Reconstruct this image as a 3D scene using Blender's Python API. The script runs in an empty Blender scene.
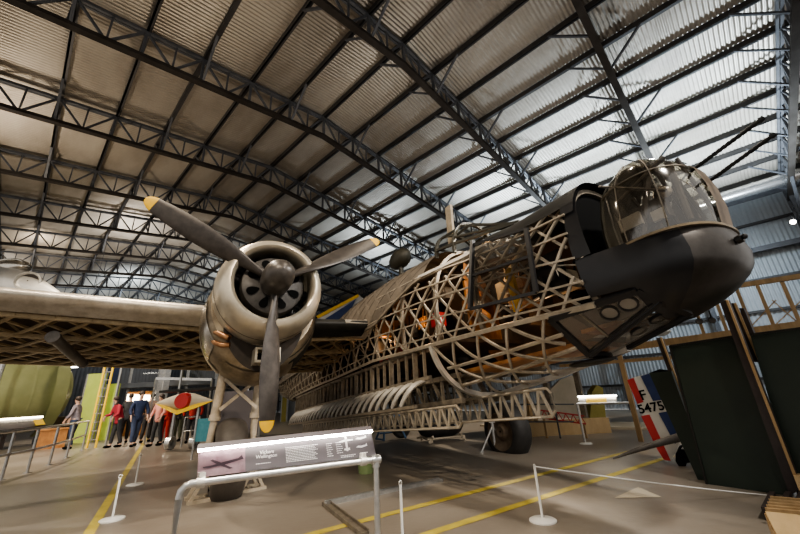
import bpy, bmesh, math, random
from mathutils import Vector as V, Matrix
random.seed(11)
C = bpy.context.scene.collection
PI = math.pi
HC = 1.2                                   # camera height above the floor

# ------------------------------------------------------------------ surveyed camera (world x = across the hall, y = along it)
def bl(v): return V((v[1], v[0], v[2]))
CR = bl((-0.7164363, 0.69595568, -0.04862839))
CU = bl((-0.26944224, -0.21172917, 0.93945284))
CF = bl((0.64352149, 0.68616066, 0.33921032))
FPX = 353.057
CAM = V((0, 0, HC))
def ray(px, py): return CR*((px-400)/FPX) + CU*((267-py)/FPX) + CF
def at(px, py, D): return CAM + ray(px, py)*D
def fl(px, py, z=0.0):
    v = ray(px, py); return CAM + v*((z-HC)/v.z)
def hit(px, py, P0, N):
    v = ray(px, py); return CAM + v*((P0-CAM).dot(N)/v.dot(N))
def onx(px, py, x): return hit(px, py, V((x, 0, 0)), V((1, 0, 0)))

cam = bpy.data.cameras.new('camera'); co = bpy.data.objects.new('camera', cam); C.objects.link(co)
cam.sensor_width = 36; cam.lens = FPX*36/800; cam.clip_end = 300; cam.clip_start = 0.05
m = Matrix.Identity(4)
for i in range(3):
    m[i][0] = CR[i]; m[i][1] = CU[i]; m[i][2] = -CF[i]; m[i][3] = CAM[i]
co.matrix_world = m
bpy.context.scene.camera = co

# ------------------------------------------------------------------ materials
def mat(name, c1, c2=None, scale=4.0, rough=0.5, metal=0.0, bump=0.0, bscale=30, detail=6, stretch=None, emit=0, spec=0.5, rvar=0.0):
    m = bpy.data.materials.new(name); m.use_nodes = True
    nt = m.node_tree; N = nt.nodes; L = nt.links
    b = N['Principled BSDF']
    b.inputs['Roughness'].default_value = rough; b.inputs['Metallic'].default_value = metal
    b.inputs['Specular IOR Level'].default_value = spec
    b.inputs['Base Color'].default_value = (*c1, 1)
    if emit:
        b.inputs['Emission Color'].default_value = (*c1, 1); b.inputs['Emission Strength'].default_value = emit
    if c2 or bump:
        tc = N.new('ShaderNodeTexCoord'); mp = N.new('ShaderNodeMapping')
        L.new(tc.outputs['Object'], mp.inputs['Vector'])
        if stretch: mp.inputs['Scale'].default_value = stretch
    if c2:
        nz = N.new('ShaderNodeTexNoise'); nz.inputs['Scale'].default_value = scale; nz.inputs['Detail'].default_value = detail
        nz.inputs['Roughness'].default_value = 0.65
        L.new(mp.outputs['Vector'], nz.inputs['Vector'])
        cr = N.new('ShaderNodeValToRGB'); cr.color_ramp.elements[0].position = 0.32; cr.color_ramp.elements[1].position = 0.68
        cr.color_ramp.elements[0].color = (*c1, 1); cr.color_ramp.elements[1].color = (*c2, 1)
        L.new(nz.outputs['Fac'], cr.inputs['Fac']); L.new(cr.outputs['Color'], b.inputs['Base Color'])
        if rvar:
            mr = N.new('ShaderNodeMapRange'); mr.inputs['To Min'].default_value = rough-rvar; mr.inputs['To Max'].default_value = rough+rvar
            L.new(nz.outputs['Fac'], mr.inputs['Value']); L.new(mr.outputs['Result'], b.inputs['Roughness'])
    if bump:
        n2 = N.new('ShaderNodeTexNoise'); n2.inputs['Scale'].default_value = bscale; n2.inputs['Detail'].default_value = 4
        L.new(mp.outputs['Vector'], n2.inputs['Vector'])
        bp = N.new('ShaderNodeBump'); bp.inputs['Strength'].default_value = bump; bp.inputs['Distance'].default_value = 0.02
        L.new(n2.outputs['Fac'], bp.inputs['Height']); L.new(bp.outputs['Normal'], b.inputs['Normal'])
    return m

def glass_mat(name, tint, alpha, rough=0.04, ior=1.5):
    m = bpy.data.materials.new(name); m.use_nodes = True
    nt = m.node_tree; N = nt.nodes; L = nt.links
    N.remove(N['Principled BSDF'])
    t = N.new('ShaderNodeBsdfTransparent'); t.inputs['Color'].default_value = (*tint, 1)
    g = N.new('ShaderNodeBsdfGlossy'); g.inputs['Roughness'].default_value = rough; g.inputs['Color'].default_value = (.9, .88, .85, 1)
    lw = N.new('ShaderNodeLayerWeight'); pw = N.new('ShaderNodeMath'); pw.operation = 'POWER'; pw.inputs[1].default_value = 4.0
    L.new(lw.outputs['Facing'], pw.inputs[0])
    sc_ = N.new('ShaderNodeMath'); sc_.operation = 'MULTIPLY'; sc_.inputs[1].default_value = (ior-1)*1.4; L.new(pw.outputs[0], sc_.inputs[0])
    ad = N.new('ShaderNodeMath'); ad.operation = 'ADD'; ad.inputs[1].default_value = alpha; ad.use_clamp = True
    L.new(sc_.outputs[0], ad.inputs[0])
    mx = N.new('ShaderNodeMixShader'); L.new(ad.outputs[0], mx.inputs['Fac'])
    L.new(t.outputs[0], mx.inputs[1]); L.new(g.outputs[0], mx.inputs[2]); L.new(mx.outputs[0], N['Material Output'].inputs['Surface'])
    return m

M = {}
M['floor'] = mat('painted concrete', (.165, .138, .110), (.265, .230, .190), 0.55, .36, 0, .12, 9, 10, rvar=.14)
M['roof'] = mat('roof sheet', (.20, .172, .14), (.42, .385, .335), .35, .42, .4, 0, detail=8, stretch=(1, .35, 1), rvar=.1)
M['wallsheet'] = mat('wall sheet', (.22, .24, .255), (.34, .36, .375), .3, .45, .2, detail=6)
M['steel'] = mat('blue grey steel', (.058, .060, .067), (.10, .102, .11), 3, .55, .1, spec=.3)
M['purlin'] = mat('dark purlin steel', (.030, .029, .030), (.055, .050, .048), 2, .55, .3)
M['chord'] = mat('brown grey chord', (.024, .020, .017), (.042, .037, .033), 2, .7, 0, spec=.1)
M['galv'] = mat('galvanised tube', (.42, .42, .41), (.60, .59, .57), 12, .32, .85)
M['duct'] = mat('duct metal', (.6, .6, .6), (.75, .75, .75), 5, .25, .9)
M['white'] = mat('white paint', (.72, .71, .68), None, rough=.45)
M['yellow'] = mat('yellow floor paint', (.34, .27, .055), (.54, .43, .08), 5, .5)
M['tipyellow'] = mat('yellow tip paint', (.72, .42, .02), (.8, .5, .04), 8, .5)
M['prop'] = mat('propeller paint', (.036, .031, .028), (.066, .057, .05), 9, .40, .25, rvar=.08)
M['spinner'] = mat('spinner paint', (.05, .044, .039), (.085, .075, .066), 12, .36, .25)
M['cowl'] = mat('cowling metal', (.50, .44, .34), (.66, .60, .49), 3, .34, .65, .05, 14, rvar=.08)
M['nacelle'] = mat('nacelle metal', (.16, .125, .085), (.44, .37, .27), 3.2, .36, .7, .25, 7, rvar=.12)
M['polish'] = mat('worn bare metal', (.45, .41, .35), (.72, .68, .60), 4, .25, .9, .12, 8)
M['lead'] = mat('leading edge metal', (.42, .37, .30), (.66, .61, .53), 5, .38, .6, .08, 9)
M['gear'] = mat('gear case grey', (.075, .068, .062), (.15, .138, .125), 6, .42, .4)
M['black'] = mat('black', (.005, .005, .005), None, rough=.9, spec=.1)
M['dark'] = mat('dark interior', (.018, .014, .011), (.05, .036, .024), 4, .7)
M['alloy'] = mat('geodesic alloy', (.29, .25, .195), (.45, .40, .325), 7, .45, .35)
M['alloydark'] = mat('aged alloy', (.13, .108, .082), (.27, .23, .175), 8, .5, .35)
M['wingalloy'] = mat('wing alloy', (.24, .175, .095), (.40, .30, .17), 8, .5, .3)
M['ribpale'] = mat('pale rib alloy', (.42, .40, .36), (.60, .57, .52), 6, .4, .45)
M['fabric'] = mat('brown doped fabric', (.085, .068, .050), (.165, .135, .102), 2.2, .62, 0, .4, 3.4)
M['lining'] = mat('brown lining', (.035, .024, .015), (.09, .058, .034), 1.6, .8)
M['ply'] = mat('orange plywood', (.30, .125, .038), (.46, .22, .075), 5, .5, stretch=(1, 4, 1))
M['noseblack'] = mat('satin black skin', (.0125, .0125, .014), (.022, .021, .022), 3, .38, .1, rvar=.06)
M['nosemetal'] = mat('black burnished metal', (.062, .055, .049), (.105, .094, .084), 4, .33, .7, .10, 6, rvar=.06)
M['topdark'] = mat('dark olive top', (.016, .015, .013), (.03, .028, .024), 3, .5, spec=.3)
M['olive'] = mat('dark olive turret', (.036, .034, .025), (.06, .055, .04), 4, .45, .2)
M['glass'] = glass_mat('turret perspex', (.74, .69, .61), .17, .10)
M['smoke'] = glass_mat('smoked perspex', (.42, .405, .38), .09, .12, 1.25)
M['clear'] = glass_mat('clear perspex', (.92, .91, .88), .0, .05, 1.12)
M['chin'] = glass_mat('chin perspex', (.55, .53, .50), .20, .22, 1.3)
M['brass'] = mat('brass seam', (.19, .145, .09), (.30, .235, .15), 10, .38, .6)
M['gun'] = mat('gun metal', (.028, .027, .027), (.05, .047, .045), 10, .35, .7)
M['tyre'] = mat('tyre rubber', (.016, .015, .014), (.032, .029, .027), 6, .6)
M['oldtyre'] = mat('dusty tyre rubber', (.050, .041, .034), (.085, .072, .06), 4, .55)
M['hub'] = mat('hub brown', (.12, .085, .06), (.2, .15, .1), 6, .5, .4)
M['legwhite'] = mat('chipped cream paint', (.33, .27, .19), (.56, .48, .37), 7, .5, 0, .3, 20)
M['gearcase'] = mat('gear case paint', (.040, .036, .032), (.085, .077, .070), 7, .5, .3)
M['copper'] = mat('heat stained copper', (.22, .10, .045), (.52, .30, .16), 14, .35, .8)
M['green'] = mat('dark green paint', (.010, .019, .012), (.019, .031, .020), 1.3, .55, 0, .08, 4)
M['beam'] = mat('brown steel post', (.024, .016, .014), (.042, .03, .026), 5, .55)
M['timber'] = mat('timber', (.30, .19, .085), (.46, .31, .16), 3, .55, stretch=(3, 3, .5))
M['paleply'] = mat('pale ply', (.42, .29, .14), (.52, .37, .2), 2, .5, stretch=(1, 4, 1))
M['red'] = mat('red paint', (.42, .02, .02), (.5, .035, .03), 5, .45)
M['blue'] = mat('navy blue paint', (.015, .03, .10), (.025, .045, .14), 5, .45)
M['rudwhite'] = mat('cream white fabric', (.56, .53, .47), (.64, .61, .55), 3, .5)
M['olivegreen'] = mat('pale green primer', (.20, .212, .095), (.26, .27, .13), 1.2, .42, 0, .04, 3)
M['lime'] = mat('lime green paint', (.50, .62, .12), (.6, .72, .18), 2, .5)
M['jet'] = mat('white grey jet paint', (.50, .49, .46), (.66, .64, .6), 2, .25, .35)
M['beige'] = mat('beige fabric', (.44, .38, .28), (.54, .47, .36), 2, .6)
M['boardgrey'] = mat('grey violet print', (.125, .112, .118), None, rough=.4)
M['photo'] = mat('violet sepia print', (.16, .095, .115), (.36, .25, .27), 6, .45)
M['photodark'] = mat('dark print ink', (.05, .03, .04), None, rough=.5)
M['ink'] = mat('white ink', (.78, .77, .75), None, rough=.5)
M['glow'] = mat('sign lamp', (1, .96, .88), None, emit=6)
M['signglow'] = mat('sign strip lamp', (1, .95, .86), None, emit=45)
M['glowwarm'] = mat('warm lamp', (1, .86, .62), None, emit=6)
M['yprint'] = mat('yellow print', (.80, .52, .04), None, rough=.4, emit=.12)
M['teal'] = mat('teal cloth', (.10, .38, .46), (.16, .48, .56), 8, .6)
M['drape'] = mat('mustard drape', (.26, .22, .05), (.34, .29, .08), 3, .7)
M['bucket'] = mat('green bucket', (.22, .30, .13), (.3, .38, .18), 8, .5)
M['bluesteel'] = mat('blue trolley paint', (.06, .13, .24), (.1, .18, .3), 8, .5)
M['skin'] = mat('skin', (.52, .32, .23), (.58, .37, .27), 8, .5)
M['hair'] = mat('dark hair', (.03, .02, .015), (.06, .04, .03), 20, .6)
M['farwall'] = mat('far grey wall', (.13, .145, .165), (.20, .21, .225), .5, .6)
M['pane'] = glass_mat('balcony glass', (.85, .88, .9), .06, .05)

# ------------------------------------------------------------------ mesh builder
class MB:
    def __init__(s): s.v = []; s.f = []; s.mi = []; s.cur = 0
    def add(s, vs, fs):
        o = len(s.v); s.v += [V(p) for p in vs]
        for f in fs: s.f.append([o+i for i in f]); s.mi.append(s.cur)
    def box(s, c, d, rot=None):
        c = V(c); x, y, z = d[0]/2, d[1]/2, d[2]/2
        vs = [V((sx*x, sy*y, sz*z)) for sx in (-1, 1) for sy in (-1, 1) for sz in (-1, 1)]
        if rot: vs = [rot @ q for q in vs]
        s.add([c+q for q in vs], [(0, 1, 3, 2), (4, 6, 7, 5), (0, 4, 5, 1), (2, 3, 7, 6), (0, 2, 6, 4), (1, 5, 7, 3)])
    def frame(s, p, q, up):
        d = (q-p).normalized(); x = d.cross(up)
        if x.length < 1e-4: x = d.cross(V((1, 0, 0)))
        x.normalize(); return d, x, x.cross(d)
    def bar(s, p, q, w, h=None, up=V((0, 0, 1))):
        p, q = V(p), V(q)
        if (q-p).length < 1e-6: return
        h = h or w; d, x, y = s.frame(p, q, V(up))
        vs = [e+x*(a*w/2)+y*(b*h/2) for e in (p, q) for a, b in ((-1, -1), (1, -1), (1, 1), (-1, 1))]
        s.add(vs, [(0, 1, 2, 3), (4, 7, 6, 5)]+[(i, (i+1) % 4, (i+1) % 4+4, i+4) for i in range(4)])
    def tube(s, p, q, r, r2=None, n=8):
        p, q = V(p), V(q); r2 = r if r2 is None else r2
        d, x, y = s.frame(p, q, V((0, 0, 1)))
        vs = [p+(x*math.cos(t)+y*math.sin(t))*r for t in [2*PI*i/n for i in range(n)]]+[q+(x*math.cos(t)+y*math.sin(t))*r2 for t in [2*PI*i/n for i in range(n)]]
        s.add(vs, [tuple(range(n))[::-1], tuple(range(n, 2*n))]+[(i, (i+1) % n, (i+1) % n+n, i+n) for i in range(n)])
    def path(s, pts, w, h=None, up=V((0, 0, 1)), n=4, closed=False):
        """swept section: n=4 rectangular strip w x h kept to up; n>4 round of radius w"""
        pts = [V(p) for p in pts]; k = len(pts); rings = []
        for i, p in enumerate(pts):
            a_ = pts[(i-1) % k] if (closed or i) else p; b_ = pts[(i+1) % k] if (closed or i < k-1) else p
            d = (b_-a_).normalized(); u = V(up(p) if callable(up) else up)
            x = d.cross(u)
            if x.length < 1e-4: x = d.cross(V((1, .2, 0)))
            x.normalize(); y = x.cross(d)
            if n == 4:
                hh = h or w
                rings.append([p+x*(a*w/2)+y*(b*hh/2) for a, b in ((-1, -1), (1, -1), (1, 1), (-1, 1))])
            else: rings.append([p+(x*math.cos(2*PI*j/n)+y*math.sin(2*PI*j/n))*w for j in range(n)])
        s.loft(rings, cyc=closed, caps=not closed)
    def loft(s, rings, cyc=False, caps=True, wrap=True):
        k = len(rings); n = len(rings[0]); fs = []
        for i in range(k if cyc else k-1):
            j = (i+1) % k
            for a in range(n if wrap else n-1):
                b = (a+1) % n; fs.append((i*n+a, i*n+b, j*n+b, j*n+a))
        if caps and not cyc and wrap: fs += [tuple(range(n))[::-1], tuple(range((k-1)*n, k*n))]
        s.add([p for r in rings for p in r], fs)
    def lathe(s, prof, c=(0, 0, 0), ax=V((1, 0, 0)), n=32, caps=False, a0=0, a1=2*PI):
        """prof: list of (distance along ax, radius)"""
        c = V(c); ax = V(ax).normalized(); x = ax.cross(V((0, 0, 1)))
        if x.length < 1e-3: x = V((1, 0, 0))
        x.normalize(); y = x.cross(ax)
        full = abs(a1-a0-2*PI) < 1e-6; cnt = n if full else n+1
        rings = [[c+ax*t+(x*math.cos(a0+(a1-a0)*i/n)+y*math.sin(a0+(a1-a0)*i/n))*r for i in range(cnt)] for t, r in prof]
        s.loft(rings, caps=caps and full, wrap=full)
    def ell(s, c, r, n=14, k=9, rot=None):
        c = V(c); rings = []
        for i in range(k+1):
            t = PI*i/k; rr = max(math.sin(t), 1e-3)
            ring = [V((r[0]*rr*math.cos(2*PI*j/n), r[1]*rr*math.sin(2*PI*j/n), r[2]*math.cos(t))) for j in range(n)]
            rings.append([c+(rot @ q if rot else q) for q in ring])
        s.loft(rings, caps=True)
    def prism(s, poly, vec):
        n = len(poly); poly = [V(p) for p in poly]; vec = V(vec)
        s.add(poly+[p+vec for p in poly], [tuple(range(n))[::-1], tuple(range(n, 2*n))]+[(i, (i+1) % n, (i+1) % n+n, i+n) for i in range(n)])
    def build(s, name, mats, parent=None, smooth=40, loc=None, recalc=True, solid=0):
        me = bpy.data.meshes.new(name)
        me.from_pydata([tuple(p) for p in s.v], [], s.f)
        mats = mats if isinstance(mats, (list, tuple)) else [mats]
        for q in mats: me.materials.append(M[q] if isinstance(q, str) else q)
        me.polygons.foreach_set('material_index', s.mi)
        if recalc:
            bm = bmesh.new(); bm.from_mesh(me); bmesh.ops.recalc_face_normals(bm, faces=bm.faces); bm.to_mesh(me); bm.free()
        if smooth:
            me.polygons.foreach_set('use_smooth', [True]*len(me.polygons))
            try: me.set_sharp_from_angle(angle=math.radians(smooth))
            except Exception: pass
        me.update()
        o = bpy.data.objects.new(name, me); C.objects.link(o)
        if parent is not None: o.parent = parent
        if loc is not None: o.location = loc
        if solid:
            md = o.modifiers.new('thickness', 'SOLIDIFY'); md.thickness = solid; md.offset = 0
        return o

def tag(o, label, cat, group=None, kind=None):
    o['label'] = label; o['category'] = cat
    if group: o['group'] = group
    if kind: o['kind'] = kind
    return o
def thing(name, label, cat, loc=(0, 0, 0), rotz=0, group=None):
    o = bpy.data.objects.new(name, None); C.objects.link(o); o.empty_display_size = .2
    o.location = loc; o.rotation_euler = (0, 0, rotz)
    return tag(o, label, cat, group)
def struct(o): o['kind'] = 'structure'; return o
def ctr(o):
    """move the origin of a mesh object to the middle of its base"""
    me = o.data; xs = [v.co for v in me.vertices]
    c = V((sum(v.x for v in xs)/len(xs), sum(v.y for v in xs)/len(xs), min(v.z for v in xs)))
    me.transform(Matrix.Translation(-c)); o.location = o.location + c
    return o
def rel(o, root):
    """parent a mesh made in world coordinates under a thing placed (unrotated) at root"""
    o.parent = root; o.location = -V(root.location); return o
def dup(o, loc, rotz=None, label=None):
    r = o.copy(); C.objects.link(r); r.location = loc
    if rotz is not None: r.rotation_euler = (0, 0, rotz)
    if label: r['label'] = label
    for ch in list(o.children):
        c = ch.copy(); C.objects.link(c); c.parent = r
        for g in list(ch.children):
            d = g.copy(); C.objects.link(d); d.parent = c
    return r
def ip(T, x):
    if x <= T[0][0]: return T[0][1]
    for (a, b), (c, d) in zip(T, T[1:]):
        if x <= c: return b+(d-b)*(x-a)/(c-a)
    return T[-1][1]

# ================================================================== THE HANGAR
XL, XR, YN, YF = -9.7, 20.7, -7.2, 47.0
RIDGE, SL = 9.2+HC, .115
def zr(x): return RIDGE - SL*abs(x-5.5)
b = MB(); b.add([(XL, YN, 0), (XR, YN, 0), (XR, YF, 0), (XL, YF, 0)], [(0, 1, 2, 3)]); struct(b.build('floor', 'floor', smooth=0))

# corrugated roof sheeting, real waves running across the purlins
b = MB(); step = .105/4; ny = int((YF-YN)/step); xs = [XL, -2, 5.5, 13, XR]
rings = []
for i in range(ny+1):
    y = YN+i*step; dz = .022*math.sin(2*PI*y/.105)
    rings.append([(x, y, zr(x)+.19+dz) for x in xs])
b.loft(rings, caps=False, wrap=False)
struct(b.build('ceiling', 'roof', smooth=80, recalc=False))
# right side wall, corrugated
b = MB(); step = .15/4; ny = int((YF-YN)/step)
b.loft([[(XR+.18+.025*math.sin(2*PI*(YN+i*step)/.15), YN+i*step, z) for z in (0, 4, zr(XR)+.2)] for i in range(ny+1)], caps=False, wrap=False)
struct(b.build('wall_right', 'wallsheet', smooth=80, recalc=False))
b = MB(); step = .3/4; nx = int((XR-XL)/step)
b.loft([[(XL+i*step, YF+.03*math.sin(2*PI*(i*step)/.3), z) for z in (0, 4, zr(XL+i*step)+.2)] for i in range(nx+1)], caps=False, wrap=False)
struct(b.build('wall_far', 'farwall', smooth=80, recalc=False))

PX = [-.868+1.2755*i for i in range(-6, 17)]
for i, x in enumerate(PX):
    b = MB(); z = zr(x)
    b.bar((x, YN, z+.085), (x, YF, z+.085), .05, .17)
    b.bar((x+.03, YN, z+.01), (x+.03, YF, z+.01), .09, .02)
    struct(b.build('roof_purlin', 'purlin', smooth=0, loc=None))
# girts on the right wall
for z in (1.1, 2.4, 3.7, 5.0, 6.2, 7.4):
    b = MB(); b.bar((XR+.06, YN, z), (XR+.06, YF, z), .12, .10); struct(b.build('wall_girt', 'purlin', smooth=0))
DT = .80
def roof_frame(y):
    b = MB(); b2 = MB()
    sx = [XL+.3, 5.5, XR-.35]
    for e, h, w in ((0, .08, .20), (-DT, .10, .17)):
        for s in range(2):
            p, q = V((sx[s], y, zr(sx[s])+e)), V((sx[s+1], y, zr(sx[s+1])+e))
            (b2 if e else b).bar(p, q, w if e else .07, h)
            if not e:
                b.bar(p+V((0, .09, 0)), q+V((0, .09, 0)), .06, .07)
    nodes = [x for x in PX if sx[0] <= x <= sx[2]]
    for i, x in enumerate(nodes):
        t = V((x, y, zr(x))); bt = V((x, y, zr(x)-DT))
        b.bar(t, bt, .075, .06)
        # fly braces up to the purlin, alternating sides
        sg = 1 if i % 2 else -1
        b.bar(bt+V((.05, 0, 0)), V((x, y+sg*.95, zr(x)+.04)), .06, .05)
        if i % 2 == 0: b.bar(bt+V((-.05, 0, 0)), V((x, y-sg*.95, zr(x)+.04)), .05, .045)
        if i+1 < len(nodes):
            x2 = nodes[i+1]; xm = (x+x2)/2
            mb_ = V((xm, y, zr(xm)-DT)); mt = V((xm, y, zr(xm)))
            b.bar(t, mb_, .05, .05); b.bar(mb_, V((x2, y, zr(x2))), .05, .05); b.bar(mb_, mt, .04, .04)
    # lattice column on the right wall
    xo, xi = XR-.05, XR-.75
    for x in (xo, xi): b.bar((x, y, 0), (x, y, zr(x)), .12, .14)
    z = .3; k = 0
    while z < zr(xo)-.7:
        p, q = ((xo, y, z), (xi, y, z+.6)) if k % 2 else ((xi, y, z), (xo, y, z+.6))
        b.bar(p, q, .06, .06); b.bar((xi, y, z), (xo, y, z), .05, .05); z += .6; k += 1
    # knee at the eave
    b.bar((xi, y, zr(xi)-2.0), (xi-1.6, y, zr(xi-1.6)-DT), .09, .09)
    o = b.build('roof_truss', 'steel', smooth=0); struct(o)
    o2 = b2.build('bottom_chord', 'chord', o, smooth=0)
for k in range(-2, 12): roof_frame({-2: -2.88, -1: .66}.get(k, 4.616+3.81*k))
# eave beam and duct along the right wall
b = MB(); b.bar((XR-.6, YN, 6.1), (XR-.6, YF, 6.1), .14, .2); b.bar((XR-.3, YN, zr(XR)-.2), (XR-.3, YF, zr(XR)-.2), .12, .2); struct(b.build('trim_eave', 'steel', smooth=0))
b = MB(); b.tube((19.4, YN, 8.45), (19.4, 30, 8.45), .26, n=16)
for y in range(-6, 30, 2): b.tube((19.4, y, 8.45), (19.4, y+.06, 8.45), .285, n=16)
tag(b.build('air_duct', 'duct', smooth=40), 'long shiny silver duct running high along the corrugated side wall', 'duct')

# ================================================================== THE BOMBER
yaw, pit = math.radians(196.8), math.radians(4.0)
AX = bl((math.cos(yaw)*math.cos(pit), math.sin(yaw)*math.cos(pit), math.sin(pit)))
AY = bl((math.sin(yaw), -math.cos(yaw), 0))
AZ = AX.cross(AY)
H0 = at(281, 272, 4.61)
ZB = H0.z/AZ.z
mw = Matrix.Identity(4); base = H0-AZ*ZB
for i in range(3): mw[i][0] = AX[i]; mw[i][1] = AY[i]; mw[i][2] = AZ[i]; mw[i][3] = base[i]
plane = thing('bomber_aircraft', 'twin engined wartime bomber with its bare geodesic metal skeleton showing and a black nose turret', 'aircraft')
plane.matrix_world = mw
def A(b, name, mats, parent=None, **k):
    """part of the bomber: vertices given as (forward, port, up) from the tip of the starboard spinner"""
    if parent is None: return b.build(name, mats, plane, loc=V((0, 0, ZB)), **k)
    return b.build(name, mats, parent, **k)
Wc = 3.0
FLN = -ZB+.0

# ---- propeller
hubo = MB(); hubo.lathe([(.15, .001), (.14, .055), (.11, .11), (.06, .155), (.0, .185), (-.08, .20), (-.2, .205), (-.40, .20), (-.46, .185), (-.50, .14)], n=32)
for k in range(3):
    pass
BT = [0.0]*3
def blade(ang):
    b = MB(); rings = []
    ur = V((0, math.cos(ang), math.sin(ang))); ut = V((0, -math.sin(ang), math.cos(ang)))
    prof = [(.16, .11, .10, 55), (.28, .12, .095, 52), (.42, .155, .085, 47), (.62, .225, .07, 40), (.85, .275, .055, 34), (1.1, .298, .045, 29), (1.35, .285, .036, 25), (1.58, .25, .028, 22), (1.74, .21, .022, 20), (1.775, .20, .02, 20), (1.83, .17, .018, 19), (1.875, .12, .014, 19), (1.9, .05, .008, 19)]
    for r, c, t, tw in prof:
        a = math.radians(tw); cd = ut*math.cos(a) + V((1, 0, 0))*math.sin(a)*BS; th = ur.cross(cd)
        o = V((-.36, 0, 0))+ur*r
        rings.append([o+cd*(c/2*math.cos(q))+th*(t/2*math.sin(q)) for q in [2*PI*i/12 for i in range(12)]])
    n0 = 10
    b.loft(rings[:n0], caps=True); b.cur = 1; b.loft(rings[n0-1:], caps=True)
    return b
BS = -1
hub_o = A(hubo, 'propeller', 'spinner')
ph = math.radians(30.0)
def ang_of(px, py):
    """blade angle whose 1.9 m tip points at this direction from the hub"""
    P = base+AZ*ZB+AX*-.36; v = hit(px, py, P, AX)-P
    return math.atan2(v.dot(AZ), v.dot(AY))
BANG = math.radians(30.0)
angs = [ang_of(145, 203), ang_of(376, 242), ang_of(263, 435)]
off = sum(((a-angs[0]-k*(-2*PI/3)+PI) % (2*PI))-PI for k, a in enumerate(angs))/3
for k in range(3):
    A(blade(angs[0]+off-k*2*PI/3), 'propeller_blade', ['prop', 'tipyellow'], hub_o, smooth=30)
# maker's oval on two blades
# ---- engine and cowling
b = MB()
b.lathe([(-.47, .14), (-.475, .22), (-.48, .37), (-.50, .415), (-.55, .43), (-.70, .43)], n=40); eng = A(b, 'gear_case', 'gearcase')
for k in range(8):
    b = MB(); t = 2*PI*(k+.5)/8; rad = V((0, math.cos(t), math.sin(t))); tan = V((0, -math.sin(t), math.cos(t)))
    pts = []
    for j in range(16):
        q = 2*PI*j/16; w = .052*(1+.5*math.cos(q)); pts.append(V((-.463, 0, 0))+rad*(.29+.088*math.cos(q))+tan*(w*math.sin(q)))
    pass
    b.add(pts, [tuple(range(16))]); A(b, 'cooling_slot', 'black', eng, recalc=False)
b = MB()
for k in range(18):
    t = 2*PI*k/18; rad = V((0, math.cos(t), math.sin(t))); c = V((-.86-(.1 if k % 2 else 0), 0, 0))
    b.tube(c+rad*.30, c+rad*.60, .075, .07, n=10)
    for q in range(5): b.tube(c+rad*(.40+.035*q), c+rad*(.412+.035*q), .09, n=10)
    b.tube(c+rad*.42+V((.1, .04, .02)), c+rad*.56+V((.1, .04, .02)), .014, n=6)
A(b, 'engine_cylinders', 'gun')
b = MB(); b.add([V((-1.06, .67*math.cos(2*PI*i/32), .67*math.sin(2*PI*i/32))) for i in range(32)], [tuple(range(32))]); A(b, 'engine_bulkhead', 'black')
b = MB()
b.lathe([(-.95, .55), (-.70, .54), (-.50, .52), (-.42, .515), (-.37, .53), (-.345, .565), (-.36, .61), (-.41, .655), (-.52, .70), (-.70, .735), (-.94, .745), (-1.04, .742), (-1.04, .71)], n=56)
cw = A(b, 'cowling', 'cowl')
b = MB(); b.lathe([(-.72, .738), (-.735, .744), (-.75, .74)], n=56); A(b, 'cowling_seam', 'alloydark', cw)
# nacelle body
def nsec(a, c, hw, hh, n=36): return [V((a, hw*math.cos(2*PI*i/n), c+hh*math.sin(2*PI*i/n))) for i in range(n)]
NSEC = [(-1.03, -.14, .74, .74), (-1.14, -.22, .80, .83), (-1.4, -.28, .84, .89), (-1.8, -.31, .83, .90), (-2.3, -.31, .76, .83), (-2.9, -.24, .60, .66), (-3.6, -.17, .45, .46), (-4.3, -.15, .25, .26), (-4.7, -.15, .06, .06)]
def nacelle(pc, full=True):
    b = MB(); rings = [[q+V((0, pc, 0)) for q in nsec(*s_)] for s_ in NSEC]
    b.loft(rings, caps=True)
    return A(b, 'nacelle', 'nacelle')
nac = nacelle(0)
def shell(a0, a1, t0, t1, offs, na=6, nt_=10, pc=0):
    T = [[s_[0] for s_ in NSEC]]
    rows = []
    tb = [[(-q[0], q[j]) for q in NSEC] for j in (1, 2, 3)]
    for i in range(na+1):
        a = a0+(a1-a0)*i/na; c, hw, hh = (ip(t_, -a) for t_ in tb)
        rows.append([V((a, pc+(hw+offs)*math.cos(t0+(t1-t0)*j/nt_), c+(hh+offs)*math.sin(t0+(t1-t0)*j/nt_))) for j in range(nt_+1)])
    return rows
def panel(name, m_, a0, a1, d0, d1, offs=.012, parent=nac):
    b = MB(); b.loft(shell(a0, a1, math.radians(d0), math.radians(d1), offs), caps=False, wrap=False); return A(b, name, m_, parent, smooth=60)
panel('side_panel', 'polish', -1.10, -1.62, 172, 218)
panel('access_panel', 'cowl', -1.66, -2.2, 165, 232)
panel('lower_fairing', 'nacelle', -1.20, -2.2, 235, 305, .02)
panel('side_panel', 'topdark', -1.1, -1.9, 300, 358)
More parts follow.
